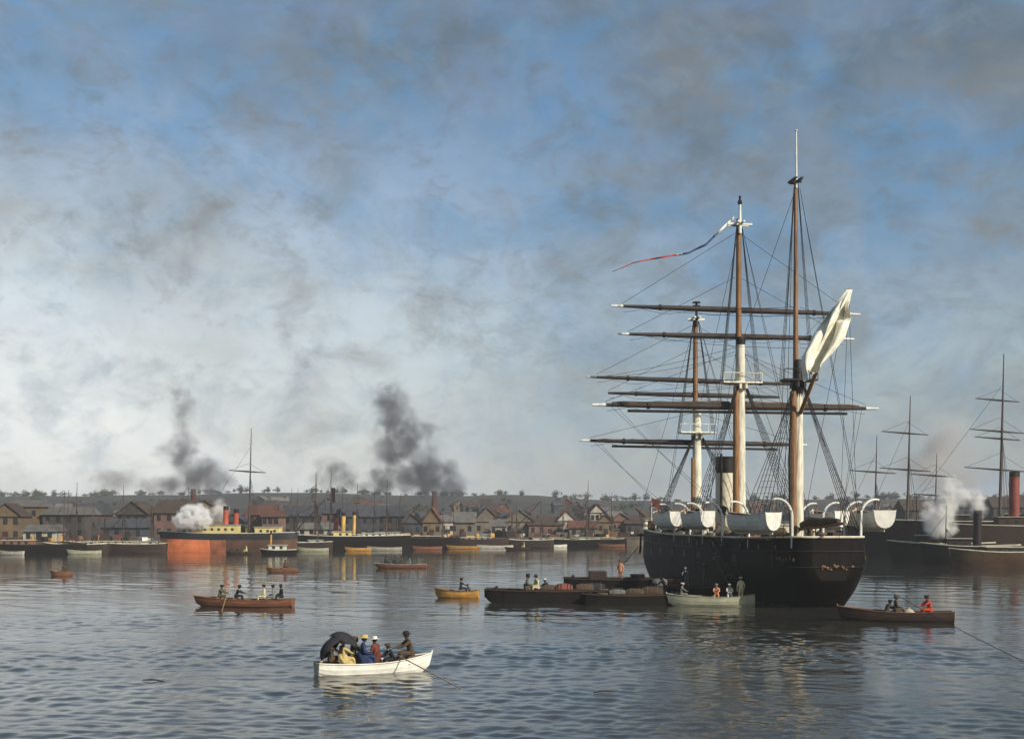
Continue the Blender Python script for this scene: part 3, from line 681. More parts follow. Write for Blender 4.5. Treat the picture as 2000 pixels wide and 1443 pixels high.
HATS = dict(cap=[(.02, -.02), (.118, -.02), (.125, .02), (.135, .05), (.10, .085), (.02, .09)], bowler=[(.15, -.02), (.165, -.005), (.112, .0), (.11, .07), (.085, .11), (.02, .125)],
            straw=[(.20, -.03), (.21, -.02), (.115, .0), (.108, .085), (.10, .095), (.02, .095)], bonnet=[(.11, -.13), (.135, -.07), (.135, .03), (.115, .09), (.05, .12), (.01, .125)],
            tall=[(.16, -.02), (.165, -.005), (.11, .0), (.105, .16), (.11, .17), (.02, .17)])
PS = 1.24
def person(label, loc, face, kind='sit', coat='dark', legs='dark', hat=('cap', 'dark'), lean=.12, reach=0.0, skirt=None, hair=True, scale=1.0, group=None):
    """loc = floor under the feet, face = heading of the gaze (0 = away from us, pi = towards us)"""
    base_, P = body_mesh(kind, lean, reach); me = base_.copy(); me.materials.clear()
    for x in (CL[coat], CL[legs], SKIN, HAIR): me.materials.append(x)
    o = thing('person', label, 'person', loc, face, group); s = PS*scale; o.scale = (s, s, s)
    link('body', me, o)
    hc = Vector(P['head']); tilt = lean*.5
    if hair:
        h = MB().lathe([(.060, -.09), (.088, -.05), (.096, .0), (.090, .05), (.05, .085), (.01, .092)], 12, 0, (0, 0, 0), 1.0, 1.12).build('hair', HAIR, o)
        h.location = hc+Vector((0, -.026, .012)); h.rotation_euler = (-tilt+.25, 0, 0)
    if hat:
        h = MB().lathe(HATS[hat[0]], 14, 0, (0, 0, 0), 1.0, 1.12).build('hat', CL[hat[1]], o); h.location = hc+Vector((0, -.005, .058)); h.rotation_euler = (-tilt, 0, 0)
    # open coat skirts below the waist
    pv = Vector(P['pelvis'])
    if skirt:
        m = MB(); G = []
        for i, (r_, z, yo) in enumerate(((.14, .22, 0), (.17, .12, .0), (.23, .0, .08), (.28, -.18, .20), (.31, -.40, .26))):
            if kind == 'stand': r_, z, yo = ((.14, .2, 0), (.17, .08, 0), (.24, -.2, .02), (.32, -.55, .03), (.40, -.90, .04))[i]
            G.append([(r_*(1+.07*math.sin(7*q)*i/3)*math.cos(q)*.85, yo+r_*(1+.07*math.sin(7*q)*i/3)*math.sin(q)*(1.0 if kind == 'stand' else 1.15), z) for q in [2*math.pi*k/28 for k in range(28)]])
        m.grid(G, 0, True); h = m.build('skirt', CL[skirt], o); h.location = pv
    else:
        h = MB().lathe([(.150, .10), (.165, .02), (.175, -.08), (.165, -.12)], 14, 0, (0, 0, 0), 1.0, .80).build('jacket_hem', CL[coat], o); h.location = pv; h.rotation_euler = (-lean*.4, 0, 0)
    cl = MB().lathe([(.075, -.02), (.068, .02), (.060, .045)], 10).build('collar', CL['white' if coat in ('dark', 'blue', 'navy', 'grey') else 'dark'], o); cl.location = Vector(P['neck'])-Vector((0, 0, .02)); cl.rotation_euler = (-lean, 0, 0)
    return o
def umbrella(label, tip, hand, Rr, cm, group=None):
    tip, hand = Vector(tip), Vector(hand); d = tip-hand; n = d.length
    o = thing('umbrella', label, 'umbrella', hand, 0, group); o.rotation_mode = 'QUATERNION'; o.rotation_quaternion = d.to_track_quat('Z', 'Y')
    MB().tube([(0, 0, -.10), (0, 0, n+.08)], .014, 6).build('shaft', WOOD, o)
    MB().tube([(0, 0, -.10), (0, .02, -.16), (0, .07, -.17), (0, .10, -.12)], .018, 6).build('handle', WOOD, o)
    G = []
    for i in range(7):
        t = i/6; row = []
        for k in range(32):
            q = 2*math.pi*k/32; sc = 1-.07*t*abs(math.sin(4*q)); row.append((Rr*math.sin(t*1.22)*sc/.94*math.cos(q), Rr*math.sin(t*1.22)*sc/.94*math.sin(q), n-Rr*.62*(1-math.cos(t*1.22))/.66+.05*t*abs(math.sin(4*q))))
        G.append(row)
    c = MB().grid(G, 0, True).build('canopy', cm, o); sd = c.modifiers.new('thick', 'SOLIDIFY'); sd.thickness = .008
    for k in range(8):
        q = 2*math.pi*k/8; pts = [(Rr*math.sin(t*1.22)/.95*math.cos(q), Rr*math.sin(t*1.22)/.95*math.sin(q), n-.02-Rr*.62*(1-math.cos(t*1.22))/.66) for t in (0, .3, .6, .85, 1)]
        MB().tube(pts, .006, 4).build('rib', BLACK, o)
    return o
PI = math.pi
# ------------------------------------------------ 1. white boat in the foreground
b1loc = at(729, wd(1314)); b1, f1 = rowboat('rowing_boat', 'white rowing boat in the foreground with parasols and four passengers', 'boat', b1loc, R(-68), 5.9, 1.7, .56, BOATW, BOATW, WOOD, .34, .10, .74, (.10, .26, .42, .60, .78), GREYW)
def pb(fr, x, y, z=.04): return fr.w(x, y, z+.14)
UMB = cloth('umbrella', (.022, .021, .024))
person('passenger in cream dress seated under the dark umbrella in the foreground boat', pb(f1, .12, -1.65, .06), R(-60), 'sit', 'straw', 'cream', ('bonnet', 'cream'), .05, .4, 'straw')
person('passenger in dark coat half hidden behind the open umbrellas', pb(f1, -.30, -2.15, .06), R(-70), 'sit', 'brown', 'dark', ('bowler', 'dark'), .1, .3)
person('passenger in blue dress and yellow hat amid the foreground boat', pb(f1, .14, -.62, .10), R(-78), 'sit', 'blue', 'navy', ('straw', 'straw'), .12, .0, 'blue', True, 1.06)
person('passenger in rust red clothes and pale hat beside the rower', pb(f1, .02, .18, .08), R(60), 'sit', 'rust', 'brown', ('straw', 'white'), .18, .0, 'rust')
person('rower in brown coat and dark hat pulling the foreground oar', pb(f1, -.05, 2.05, .14), R(112), 'sit', 'brown', 'brown', ('bowler', 'dark'), .30, .9, None, True, 1.1)
person('passenger in olive shawl squeezed beside the blue dress', pb(f1, -.38, -1.00, .06), R(-62), 'sit', 'olive', 'dark', ('bonnet', 'brown'), .15, .3, 'olive')
person('boy in dark clothes sitting low beside the rower', pb(f1, .1, 1.05, .02), R(112), 'sit', 'dark', 'brown', ('cap', 'brown'), .45, .5, None, True, .85)
umbrella('open dark umbrella tilted to the left over the boat stern', pb(f1, -.15, -2.45, 1.52), pb(f1, .12, -1.90, .95), .85, UMB)
umbrella('open dark umbrella held upright above the cream dress', pb(f1, -.05, -1.35, 1.95), pb(f1, -.10, -1.75, 1.05), .80, UMB)
oar('long pale oar slanting from the foreground boat into the water', pb(f1, .25, 1.15, .80), at(917, wd(1348), -.12))
# ------------------------------------------------ 2. brown boat on the left with five people
b2, f2 = rowboat('rowing_boat', 'long brown rowing boat on the left carrying five people', 'boat', at(478, wd(1184)), R(83), 8.9, 2.0, .62, WOODR, WOOD, WOOD, .30, .10, .66, (.12, .22, .36, .54, .72, .84))
for x, y, fc, kw in ((.0, 2.35, R(-100), dict(label='rower in dark coat at the bow of the brown left boat', coat='olive', legs='dark', hat=('cap', 'dark'), lean=.28, reach=.8)),
                     (.1, .85, R(-95), dict(label='second rower, leaning, in dark clothes in the brown left boat', coat='dark', legs='dark', hat=('bowler', 'dark'), lean=.42, reach=.9)),
                     (.0, -1.85, R(100), dict(label='passenger in cream shirt facing the rowers in the left boat', coat='cream', legs='grey', hat=('bowler', 'dark'), lean=.08)),
                     (-.25, -2.75, R(95), dict(label='dark coated passenger next to the cream shirt in the left boat', coat='grey', legs='dark', hat=('cap', 'dark'), lean=.05)),
                     (.25, -3.35, R(120), dict(label='dark passenger nearest the stern of the brown left boat', coat='dark', legs='dark', hat=('bowler', 'dark'), lean=.1))):
    person(loc=pb(f2, x, y, .18), face=fc, **kw)
oar('pale oar of the bow rower dipping beside the brown left boat', pb(f2, -.05, 1.65, .95), at(432, wd(1196), -.1))
oar('pale oar raised on the far side of the brown left boat', pb(f2, .3, 1.9, .95), f2.w(3.4, 2.6, 1.75))
# ------------------------------------------------ 3. mid-distance boat
b3, f3 = rowboat('rowing_boat', 'low brown boat with several passengers on the bright mid water', 'boat', at(784, wd(1109)), R(88), 7.9, 1.9, .55, WOODR, GREYW, WOOD, .22, .1, .6, (.15, .35, .55, .75))
for y, fc, kw in ((2.6, R(-90), dict(label='leftmost passenger in the low mid-water boat', coat='dark', hat=('bowler', 'dark'))), (1.3, R(-85), dict(label='second passenger from left in the low mid-water boat', coat='dark', hat=('cap', 'dark'), lean=.35, reach=.8)),
                  (-.2, R(80), dict(label='small middle passenger in brown in the low mid-water boat', coat='brown', hat=('cap', 'dark'), lean=.3)), (-1.4, R(95), dict(label='passenger in grey behind the middle of the mid-water boat', coat='grey', hat=('bowler', 'dark'), lean=.2)),
                  (-2.7, R(90), dict(label='passenger in olive coat at the right end of the mid-water boat', coat='olive', hat=('straw', 'olive')))):
    person(loc=pb(f3, 0, y, .12), face=fc, **kw)
oar('dark oar trailing to the right of the mid-water boat', pb(f3, .0, -2.2, .85), at(868, wd(1113), -.1))
# ------------------------------------------------ 4. ochre boat
b4, f4 = rowboat('rowing_boat', 'small ochre yellow rowing boat left of the dark barges', 'boat', at(893, wd(1167)), R(80), 4.3, 1.6, .66, YELLOW, WOOD, WOOD, .32, .12, .72, (.22, .5, .75))
person('boatman in dark waistcoat and white sleeves in the ochre boat', pb(f4, 0, -.35, .20), R(-80), 'sit', 'dark', 'dark', ('cap', 'dark'), .1, .6)
person('small crouching passenger at the stern of the ochre boat', pb(f4, 0, -1.35, .0), R(80), 'sit', 'brown', 'dark', ('cap', 'brown'), .5, .4, None, True, .8)
# ------------------------------------------------ 5. far tiny boats
for px, py, ln, mt, lb in ((120, 1124, 2.8, WOODR, 'tiny reddish boat alone at the far left edge of the water'), (552, 1117, 4.4, WOODR, 'small reddish brown boat between the steamer and the mid-water boat')):
    bb, ff = rowboat('rowing_boat', lb, 'boat', at(px, wd(py)), R(95), ln, 1.4, .5, mt, WOOD, WOOD, .25, .1, .6, (.3, .6))
    person('lone boatman in the '+('tiny reddish boat at far left' if px < 200 else 'small reddish brown boat'), pb(ff, 0, -.2, .05), R(-95), 'sit', 'brown' if px < 200 else 'rust', 'dark', ('cap', 'brown'), .3, .7)
for px, py, ln, lb, who in ((468, 1083, 5.6, 'small dark boat close under the orange steamer hull', 'under the orange steamer'), (1012, 1074, 6.2, 'small dark boat on the bright water before the far quay', 'before the far quay')):
    bb, ff = rowboat('rowing_boat', lb, 'boat', at(px, wd(py)), R(92), ln, 1.6, .55, WOODD, WOODD, WOOD, .25, .1, .6, (.3, .6))
    person('figure in pale shirt in the small dark boat '+who, pb(ff, 0, -1.5, .15), R(90), 'sit', 'cream', 'dark', ('straw', 'straw'), .1)
    person('dark rower in the small dark boat '+who, pb(ff, 0, .6, .15), R(-90), 'sit', 'dark', 'dark', ('cap', 'dark'), .35, .8)
# ------------------------------------------------ 6. white gig by the ship's side
b6, f6 = rowboat('ship_gig', 'pale olive white gig with crew lying beneath the black hull', 'boat', at(1390, wd(1183)), R(84), 7.6, 1.8, .80, OLIVEW, OLIVEW, WOOD, .28, .22, .5, (.12, .3, .48, .66, .82))
person('sailor in grey and white at the left end of the olive gig', pb(f6, 0, 2.75, .30), R(-95), 'sit', 'grey', 'dark', ('cap', 'white'), .15, .4)
person('sailor in orange pink shirt seated in the olive gig', pb(f6, .42, -.45, .25), R(170), 'sit', 'pink', 'dark', ('cap', 'grey'), .35, .5)
person('sailor in white shirt seated in the olive gig', pb(f6, .42, -1.6, .25), R(175), 'sit', 'white', 'dark', ('cap', 'white'), .3, .4)
person('man in cream jacket standing at the right end of the olive gig', pb(f6, 0, -2.6, .30), R(10), 'stand', 'cream', 'dark', ('cap', 'cream'), .03)
# ------------------------------------------------ 7. brown boat on the right
b7, f7 = rowboat('rowing_boat', 'long dark brown boat at the right with a pale transom', 'boat', at(1752, wd(1213)), R(80), 8.3, 1.9, .72, WOODD, WOODR, WOODD, .42, .10, .68, (.14, .32, .5, .68), GREYW)
person('person in scarlet shirt near the pale stern of the right boat', pb(f7, 0, -2.45, .12), R(95), 'sit', 'scarlet', 'dark', ('cap', 'dark'), .32, .5, None, True, 1.1)
person('person in dark clothes sitting tall in the right boat', pb(f7, 0, .10, .20), R(-90), 'sit', 'brown', 'dark', ('bonnet', 'brown'), .05, 0, 'brown')
person('low hunched figure in brown at the left of the right boat', pb(f7, .1, .85, -.05), R(-80), 'sit', 'brown', 'dark', ('cap', 'brown'), .5, .4)
sk = MB().lathe([(.10, -.02), (.42, .05), (.52, .30), (.46, .55), (.28, .72), (.12, .80), (.16, .9)], 14).build('sack', cloth('sack', (.42, .36, .24))); sk.location = pb(f7, 0, -.85, .05); tag(sk, 'pale round sack between the seated figures in the right boat', 'sack')
# ------------------------------------------------ 8. barges alongside
def barge(label, loc, rz, Lb, B, h, mt, deckm):
    o = thing('barge', label, 'barge', loc, rz); m = MB(); G = []
    for t, w, zb in ((0, .78, .5), (.04, .86, 0), (.15, .97, -.4), (.5, 1, -.4), (.85, .97, -.4), (.96, .80, .1), (1, .62, .6)):
        y = (t-.5)*Lb; x = B/2*w; z1 = h+.35*abs(t-.5)**2*4*.5
        G.append([(-x*.2, y, zb), (-x*.92, y, zb), (-x, y, z1), (-x+.12, y, z1), (-x+.12, y, z1-.3), (x-.12, y, z1-.3), (x-.12, y, z1), (x, y, z1), (x*.92, y, zb), (x*.2, y, zb)])
    m.grid(G, 0, True); n = 10; m.f += [tuple(range(n)), tuple(reversed(range(6*n, 7*n)))]; m.m += [0, 0]
    m.build('hull', mt, o, False)
    for sg in (-1, 1): MB().tube([(sg*B/2*w, (t-.5)*Lb, h+.35*abs(t-.5)**2*2+.03) for t, w in ((0, .78), (.15, .97), (.5, 1), (.85, .97), (1, .62))], .09, 6).build('rubbing_rail', WOODD, o)
    c = MB()
    for sg in (-1, 1): c.box((sg*B*.30, -.05*Lb, h-.05), (.10, Lb*.5, .55)); 
    for e in (-1, 1): c.box((0, -.05*Lb+e*Lb*.25, h-.05), (B*.60+.1, .10, .548))
    c.build('hatch_coaming', WOODD, o, False)
    bt = MB().lathe([(.09, 0), (.09, .4), (.14, .42), (.14, .5), (.06, .54)], 8).mesh('bollard', BLACK)
    for e in (-1, 1):
        for sg in (-1, 1): link('bollard', bt, o, (sg*B*.32, e*Lb*.42, h-.1))
    return o, Fr(loc, rz)
b8, f8 = barge('low black tarred barge with two figures left of the ship', at(1082, wd(1176)), R(87), 13.0, 3.2, 1.05, BARGE, WOODD)
b9, f9 = barge('taller black lighter moored against the warship bow quarter', at(1218, wd(1166)), R(88), 12.0, 3.6, 1.75, BARGE, WOODD)
b10, f10 = barge('flat dark lighter just behind the olive gig', at(1345, wd(1170)), R(86), 7.5, 3.0, 1.15, BARGE, WOODD)
b11, f11 = barge('low dark barge lying in front of the tall lighter', at(1232, wd(1180)), R(87), 9.0, 2.6, .8, BARGE, WOODD)
CR_ = [('coil of rope on the low dark barge before the lighter', f11, 0, 2.6), ('coil of rope on the lighter behind the gig', f10, -.6, -2.6), ('coil of rope at the right end of the low black barge', f8, -.5, -4.6)]
for lb, fr, x, y in CR_:
    h_ = {id(f11): .5, id(f10): .85, id(f8): .75}[id(fr)]; c_ = thing('rope_coil', lb, 'rope coil', fr.w(x, y, h_))
    for q in range(5): MB().tube([(.45*math.cos(a*PI/6), .45*math.sin(a*PI/6), .06+.11*q) for a in range(13)], .065, 6, 0, False).build('turn', HEMP, c_)
def bale(lb, fr, x, y, z, mt, sc=1.0):
    o = thing('bale', lb, 'bale', fr.w(x, y, z), fr.rz+random.uniform(-.3, .3)); o.scale = (sc,)*3
    MB().tube([(0, -.75, .42), (0, -.70, .42), (0, -.3, .44), (0, .3, .44), (0, .70, .42), (0, .75, .42)], [.2, .40, .47, .47, .40, .2], 10).build('wrapping', mt, o)
    for y_ in (-.35, .35): MB().tube([(0, y_-.03, .44), (0, y_+.03, .44)], .485, 10).build('cord', HEMP, o)
bale('dark canvas bale left of the red brown cask', f8, .2, .45, .75, CANVAS); bale('brown bale right of the red brown cask', f8, .0, -2.9, .75, CL['brown'], 1.15); bale('dark bale at the right end of the low black barge', f8, .3, -3.9, .75, CL['dark'], 1.2)
bale('grey bale at the left of the low dark barge', f11, .1, 1.2, .5, CL['grey']); bale('brown bale in the middle of the low dark barge', f11, -.1, -.4, .5, CL['brown'], 1.1); bale('dark bale at the right of the low dark barge', f11, .1, -2.0, .5, CANVAS, 1.3)
person('bargeman in dark jacket bending on the low dark barge', pb(f11, .2, -3.2, .35), R(70), 'stand', 'dark', 'dark', ('cap', 'dark'), .6, .7)
person('figure in dark cloak standing on the left end of the low barge', pb(f8, 0, 2.6, .62), R(-95), 'sit', 'olive', 'dark', ('bonnet', 'dark'), .15, 0, 'olive', True, 1.15)
person('figure in cream shirt beside the dark cloak on the low barge', pb(f8, .1, 1.55, .62), R(120), 'sit', 'cream', 'dark', ('bowler', 'dark'), .2, 0, None, True, 1.1)
person('stooping figure in dark clothes next to the red brown cask', pb(f8, .3, .5, .55), R(60), 'sit', 'dark', 'dark', ('cap', 'white'), .6, .6)
ck = thing('cask', 'large red brown cask lying on the low barge', 'cask', pb(f8, .1, -.95, 1.10), R(0))
MB().tube([(-.78, 0, 0), (-.70, 0, 0), (-.35, 0, 0), (0, 0, 0), (.35, 0, 0), (.70, 0, 0), (.78, 0, 0)], [.40, .44, .53, .56, .53, .44, .40], 16).build('staves', mat('cask_red', (.20, .055, .032), .7, .35, 3, .3, stretch=(.4, 3, 3)), ck)
for x in (-.6, -.3, .3, .6): MB().tube([(x-.04, 0, 0), (x+.04, 0, 0)], .555 if abs(x) < .4 else .50, 16).build('hoop', BLACK, ck)
person('bargeman in orange pink shirt and hat standing on the tall lighter', pb(f9, -.7, .35, 1.40), R(150), 'stand', 'pink', 'dark', ('bowler', 'brown'), .05)
def crate(label, loc, rz, d, mt):
    o = thing('crate', label, 'crate', loc, rz); MB().box((0, 0, d[2]/2), d).build('box', mt, o, False)
    for z in (.08, d[2]/2, d[2]-.08):
        for e in (-1, 1): MB().box((0, e*(d[1]/2+.015), z), (d[0]+.02, .03, .14)).build('slat', WOODD, o, False)
    for e in (-1, 1):
        for g_ in (-1, 1): MB().box((e*(d[0]/2-.08), g_*(d[1]/2+.045), d[2]/2), (.12, .03, d[2]-.02)).build('batten', WOODD, o, False)
crate('dark wooden crate on the left end of the tall lighter', pb(f9, 0, 2.6, 1.45), R(90), (2.2, 1.6, 1.0), WOODD)
crate('long dark chest in the middle of the tall lighter', pb(f9, .2, -1.4, 1.45), R(86), (2.4, 1.3, .7), BARGE)
def sack_heap(label, loc, mt, n=5, sc=1.0):
    o = thing('sack_pile', label, 'sack pile', loc, random.random())
    for k in range(n):
        s = MB().lathe([(.08, 0), (.34, .04), (.42, .22), (.36, .42), (.18, .52), (.05, .55)], 12, 0, (0, 0, 0), 1.3, .9).build('sack', mt, o)
        s.location = ((k % 3-1)*.62*sc, (k//3)*.2, .40*(k//3)*sc); s.rotation_euler = (random.uniform(-.2, .2), random.uniform(-.3, .3), random.uniform(0, 3)); s.scale = (sc,)*3
    return o
sack_heap('heap of grey sacks on the lighter behind the gig', pb(f10, .2, 2.4, .95), CL['grey']); sack_heap('heap of rust brown sacks beside the grey sacks', pb(f10, .3, .9, .95), CL['rust'])
person('workman in grey shirt climbing up from the lighter to the ship', pb(f10, .4, -1.6, 1.15), R(20), 'stand', 'olive', 'dark', ('straw', 'grey'), .15, .7)
person('workman in grey bending near the rust brown sacks', pb(f10, -.5, .2, .95), R(150), 'stand', 'grey', 'dark', ('cap', 'grey'), .6, .5)
line_o = MB().tube([at(1204, 131, 2.2), at(1225, 134, 3.4), at(1247, 137, 4.7)], .045, 6).build('boat_pole', WOODD); tag(line_o, 'dark pole leaning from the tall lighter to the warship bow', 'pole')
# hawser from the stern to a mooring out of the picture
A_, B_ = S2W(3.0, 1.2, 3.2), at(2075, wd(1315), -.3); pts = [A_.lerp(B_, i/24)-Vector((0, 0, .9*4*(i/24)*(1-i/24)*.35)) for i in range(25)]
tag(MB().tube(pts, .022, 6).build('hawser', ROPE), 'dark mooring hawser slanting from the warship stern to lower right', 'rope')

# ------------------------------------------------ boats in the davits, flags
for i, (sg, y0, y1) in enumerate(DAV):
    Lb = (y1-y0)+(1.8 if i in (0, 3) else 1.4); yc = (y0+y1)/2; x = sg*(bd(yc)*.965+1.62); z = 6.55+(.2 if i else 0)
    lab = ['big white boat in davits nearest the stern on the left side', 'white boat in davits amidships left of the larger white boat', 'white boat in the foremost davits of the left side', 'white boat hanging in the right quarter davits over the stern', 'white boat on the far side davits abreast of the main mast'][i]
    hang, fh = rowboat('davit_boat', lab, 'boat', S2W(x, yc, z+.35), SHIP_RZ+math.atan((bd(y1)-bd(y0))/(y1-y0))*-sg*.6, Lb, 2.5, 1.22, BOATW, BOATW, WOOD, .40, .30, .62 if i != 3 else .8, (.2, .4, .6, .8))
def flag_mesh(nu, nv, fn): return MB().grid([[fn(u/(nu-1), v/(nv-1)) for v in range(nv)] for u in range(nu)])
def ens(u, v):
    w = interp(u, [0, .12, .28, .48, .72, .88, 1], [.26, .55, 1.0, 1.7, 1.85, 1.3, .8]); c = -u*3.15-.25*math.sin(u*3)
    fo = math.sin(v*9.0+u*3.2); fo2 = math.sin(v*19-u*7+1.3*math.sin(u*9)); tr = lambda q: math.copysign(abs(q)**.55, q)
    x = c+(v-.5)*2*w*.95+.22*fo2*min(1, u*2); y = .55*tr(fo)*min(1, u*3)+.26*tr(fo2)*min(1, u*2)
    z = -7.0*u+(v-.5)*1.9*sstep(u, 0, .5)+.35*math.sin(v*6)*u+.16*math.sin(v*23+2)*sstep(u, .8, 1)
    return (x, y, z)
e = flag_mesh(60, 60, ens).build('ensign', ENSIGN, None, True, 80); e.location = S2W(PK.x, PK.y-.25, PK.z-.1); e.modifiers.new('thick', 'SOLIDIFY').thickness = .02
tag(e, 'large white ensign drooping from the gaff of the warship', 'flag')
pz = [(1434, 425), (1405, 452), (1378, 478), (1345, 494), (1310, 500), (1272, 506), (1235, 514), (1196, 531)]
pd = S2W(0, MY['main'], 0).y; mb = MB(); rows = []
for i in range(43):
    t = i/42*7; k = min(6, int(t)); f = t-k; px, py = lerp(pz[k][0], pz[k+1][0], f), lerp(pz[k][1], pz[k+1][1], f)
    h = .34*(1-.8*i/42); d = pd+.35*math.sin(i*.9)-i*.05; rows.append([at(px, d, zat(py, d)+h*.5), at(px, d+.08*math.sin(i*.7), zat(py, d)-h*.5)])
mb.grid(rows); mb.m = [0 if i < 8 else 1 if i < 20 else 0 if i < 22 else 2 for i in range(42)]
pn = mb.build('pennant', [WHITE, BLUEB, REDB], None); pn.modifiers.new('thick', 'SOLIDIFY').thickness = .012
tag(pn, 'long blue white and red pennant streaming from the main masthead', 'pennant')
jk = flag_mesh(14, 10, lambda u, v: (u*2.6, .3*math.sin(u*7+v*2), -1.9*v-.8*u)).build('jack', mat('faded_red', (.11, .032, .026), .85, .3, 1, 0)); jk.location = S2W(-.6, 57.6, 10.6); jk.scale = (.55, .55, .6); jk.rotation_euler = (0, 0, R(20)); jk.modifiers.new('thick', 'SOLIDIFY').thickness = .015
tag(jk, 'faded dark red flag at the bow of the warship', 'flag')

# ================================================================== vessels along the far shore and on the right
def vessel(name, label, cat, loc, rz, Lb, B, fb, hullm, lowm=None, split=.6, houses=(), funnels=(), masts=(), railm=CREAM, sheer=1.0, group=None, brace=0.0):
    """local y forward. houses: (y, len, width, h, mat, base z); funnels: (y, r, z0, z1, mat); masts: (y, height, [(z, halflen)])"""
    o = thing(name, label, cat, loc, rz, group)
    ts = (0, .02, .06, .15, .3, .4, .5, .56, .62, .7, .85, .94, .985, 1)
    wd_ = (.45, .62, .76, .9, .98, .995, 1, .995, .985, .96, .76, .42, .14, .04)
    sh = lambda t: fb+sheer*(.55*max(0, (t-.5)*2)**2+.28*max(0, (.5-t)*2)**2)
    def strip(z0, z1, off=0.0):
        G = []
        for t, w in zip(ts, wd_):
            row = []
            for k in range(5):
                q = k/4; z = lerp(z0(t), z1(t), q); cn = max(0, .06-t)/.06; f = 1-.28*max(0, 1-z/fb)**1.5-(.55*cn*max(0, 1-z/(fb*.7)) if cn else 0)
                row.append((B/2*w*max(.1, f)+off, (t-.5)*Lb+.35*z*max(0, (t-.8)/.2)*.6, z))
            G.append([(-x, y, z) for x, y, z in reversed(row)]+list(row))
        m = MB().grid(G); m.f.append(tuple(range(10))); m.m.append(0); return m
    if lowm:
        lo = strip(lambda t: -.8, lambda t: sh(t)*split).build('lower_hull', [lowm, mat('rusty_orange_hull', (.36, .115, .052), .7, .6, .5, .1, col2=(.12, .055, .03)), mat('rusty_brown_hull', (.11, .055, .032), .7, .5, .3, .1)], o, True, 40)
        for pl in lo.data.polygons: pl.material_index = 0 if pl.center.y > Lb*.10 else 1 if pl.center.y > -Lb*.0 else 2
        strip(lambda t: sh(t)*split-.02, sh, .03).build('hull', hullm, o, True, 40)
    else: strip(lambda t: -.8, sh).build('hull', hullm, o, True, 40)
    MB().grid([[(-B/2*w*.97, (t-.5)*Lb, sh(t)-.5), (B/2*w*.97, (t-.5)*Lb, sh(t)-.5)] for t, w in zip(ts[1:-1], wd_[1:-1])]).build('deck', DECKW, o)
    for sg in (-1, 1): MB().tube([(sg*B/2*w, (t-.5)*Lb+.21*sh(t)*max(0, (t-.8)/.2), sh(t)+.02) for t, w in zip(ts, wd_)], .09, 5).build('rail', railm, o)
    wm = MB().box((0, 0, 0), (.07, .6, .55)).mesh('window', GLASSD)
    for y, ln, w, h, mt, z0 in houses:
        hh = MB().box((0, y, z0+h/2), (w, ln, h)).build('deckhouse', mt, o, False); MB().box((0, y, z0+h+.08), (w+.5, ln+.5, .14)).build('roof', GREYW, hh, False)
        for k in range(max(1, int(ln/1.6))):
            for sg in (-1, 1): link('window', wm, hh, (sg*(w/2+.01), y-ln/2+.9+k*1.6, z0+h*.58))
    for y, r_, z0, z1, mt in funnels:
        f = MB().tube([(0, y, z0), (0, y-.1, z1-.9)], [r_, r_*.98], 16).build('funnel', mt, o)
        MB().tube([(0, y-.1, z1-.9), (0, y-.12, z1)], r_*1.0, 16).build('funnel_top', BLACK, f)
    for y, h, yds in masts:
        k = h/30
        mm = MB().tube([(0, y, fb-1), (0, y-.01*h, h*.55), (0, y-.02*h, h)], [.20*k+.05, .16*k+.04, .05*k+.02], 8).build('mast', mat('grey_spar', (.075, .055, .042), .8, .4, 1, 0), o)
        for z, hl in yds:
            cb, sb = math.cos(brace), math.sin(brace); yd = MB().tube([(-hl*cb, y+.35-hl*sb, z+.06*hl), (0, y+.35, z), (hl*cb, y+.35+hl*sb, z-.06*hl)], [.09, .22, .09], 6).build('yard', YARD, mm)
            for sg in (-1, 1): line('lift', yd, (sg*hl*.95*cb, y+.35+sg*hl*.95*sb, z-sg*.057*hl), (0, y, min(h, z+hl*.45)), .03)
        for sg in (-1, 1):
            for q in range(3): line('shroud', mm, (0, y-.01*h, h*.62), (sg*B/2*.93, y-.6-q*.8, fb+.1), .03)
        line('stay', mm, (0, y-.015*h, h*.85), (0, min(Lb*.5, y+h*.45), fb+.6), .03)
    return o
# the orange steamer
dS = wd(1078)
vessel('steamer', 'steamer with orange red lower hull, black upper hull and twin red funnels', 'steamer', at(448, dS+2.5), R(86), 31.5, 6.2, 4.3, mat('ship_black', (.022, .022, .024), .6, .4, .3, .1), ORANGE, .66,
       [(2.6, 9.5, 3.6, 2.3, DHY, 3.9), (-9.2, 5.6, 3.4, 2.0, DHY, 3.7), (10.5, 2.2, 2.6, 1.2, DHW, 4.3)], [(.9, .62, 4.0, 10.6, FUNR), (-1.5, .62, 4.0, 9.9, FUNR)], [(-4.6, 28.5, [(18.6, 4.2)]), (10.0, 15.0, [])], brace=R(-75))
vessel('steam_launch', 'small white topped steam launch with thin ochre funnel beside the steamer stern', 'launch', at(545, wd(1083)), R(90), 7.5, 2.2, 1.0, BARGE, None, .5, [(0.3, 3.6, 1.6, 1.1, DHW, .9)], [(1.8, .22, 1.3, 5.2, YELLOW)], [], sheer=.5)
vessel('steamer', 'dark steamer with a yellow funnel moored at the far quay', 'steamer', at(682, quay_d(680)-9), R(93), 30, 6.0, 3.4, BARGE, None, .5, [(1.6, 4.2, 3.2, 1.5, DHY, 3.0), (-6, 5, 3.2, 1.1, DHW, 2.9)], [(1.5, .55, 3, 9.2, FUNY)], [(8.5, 19, []), (-9, 17, [])])
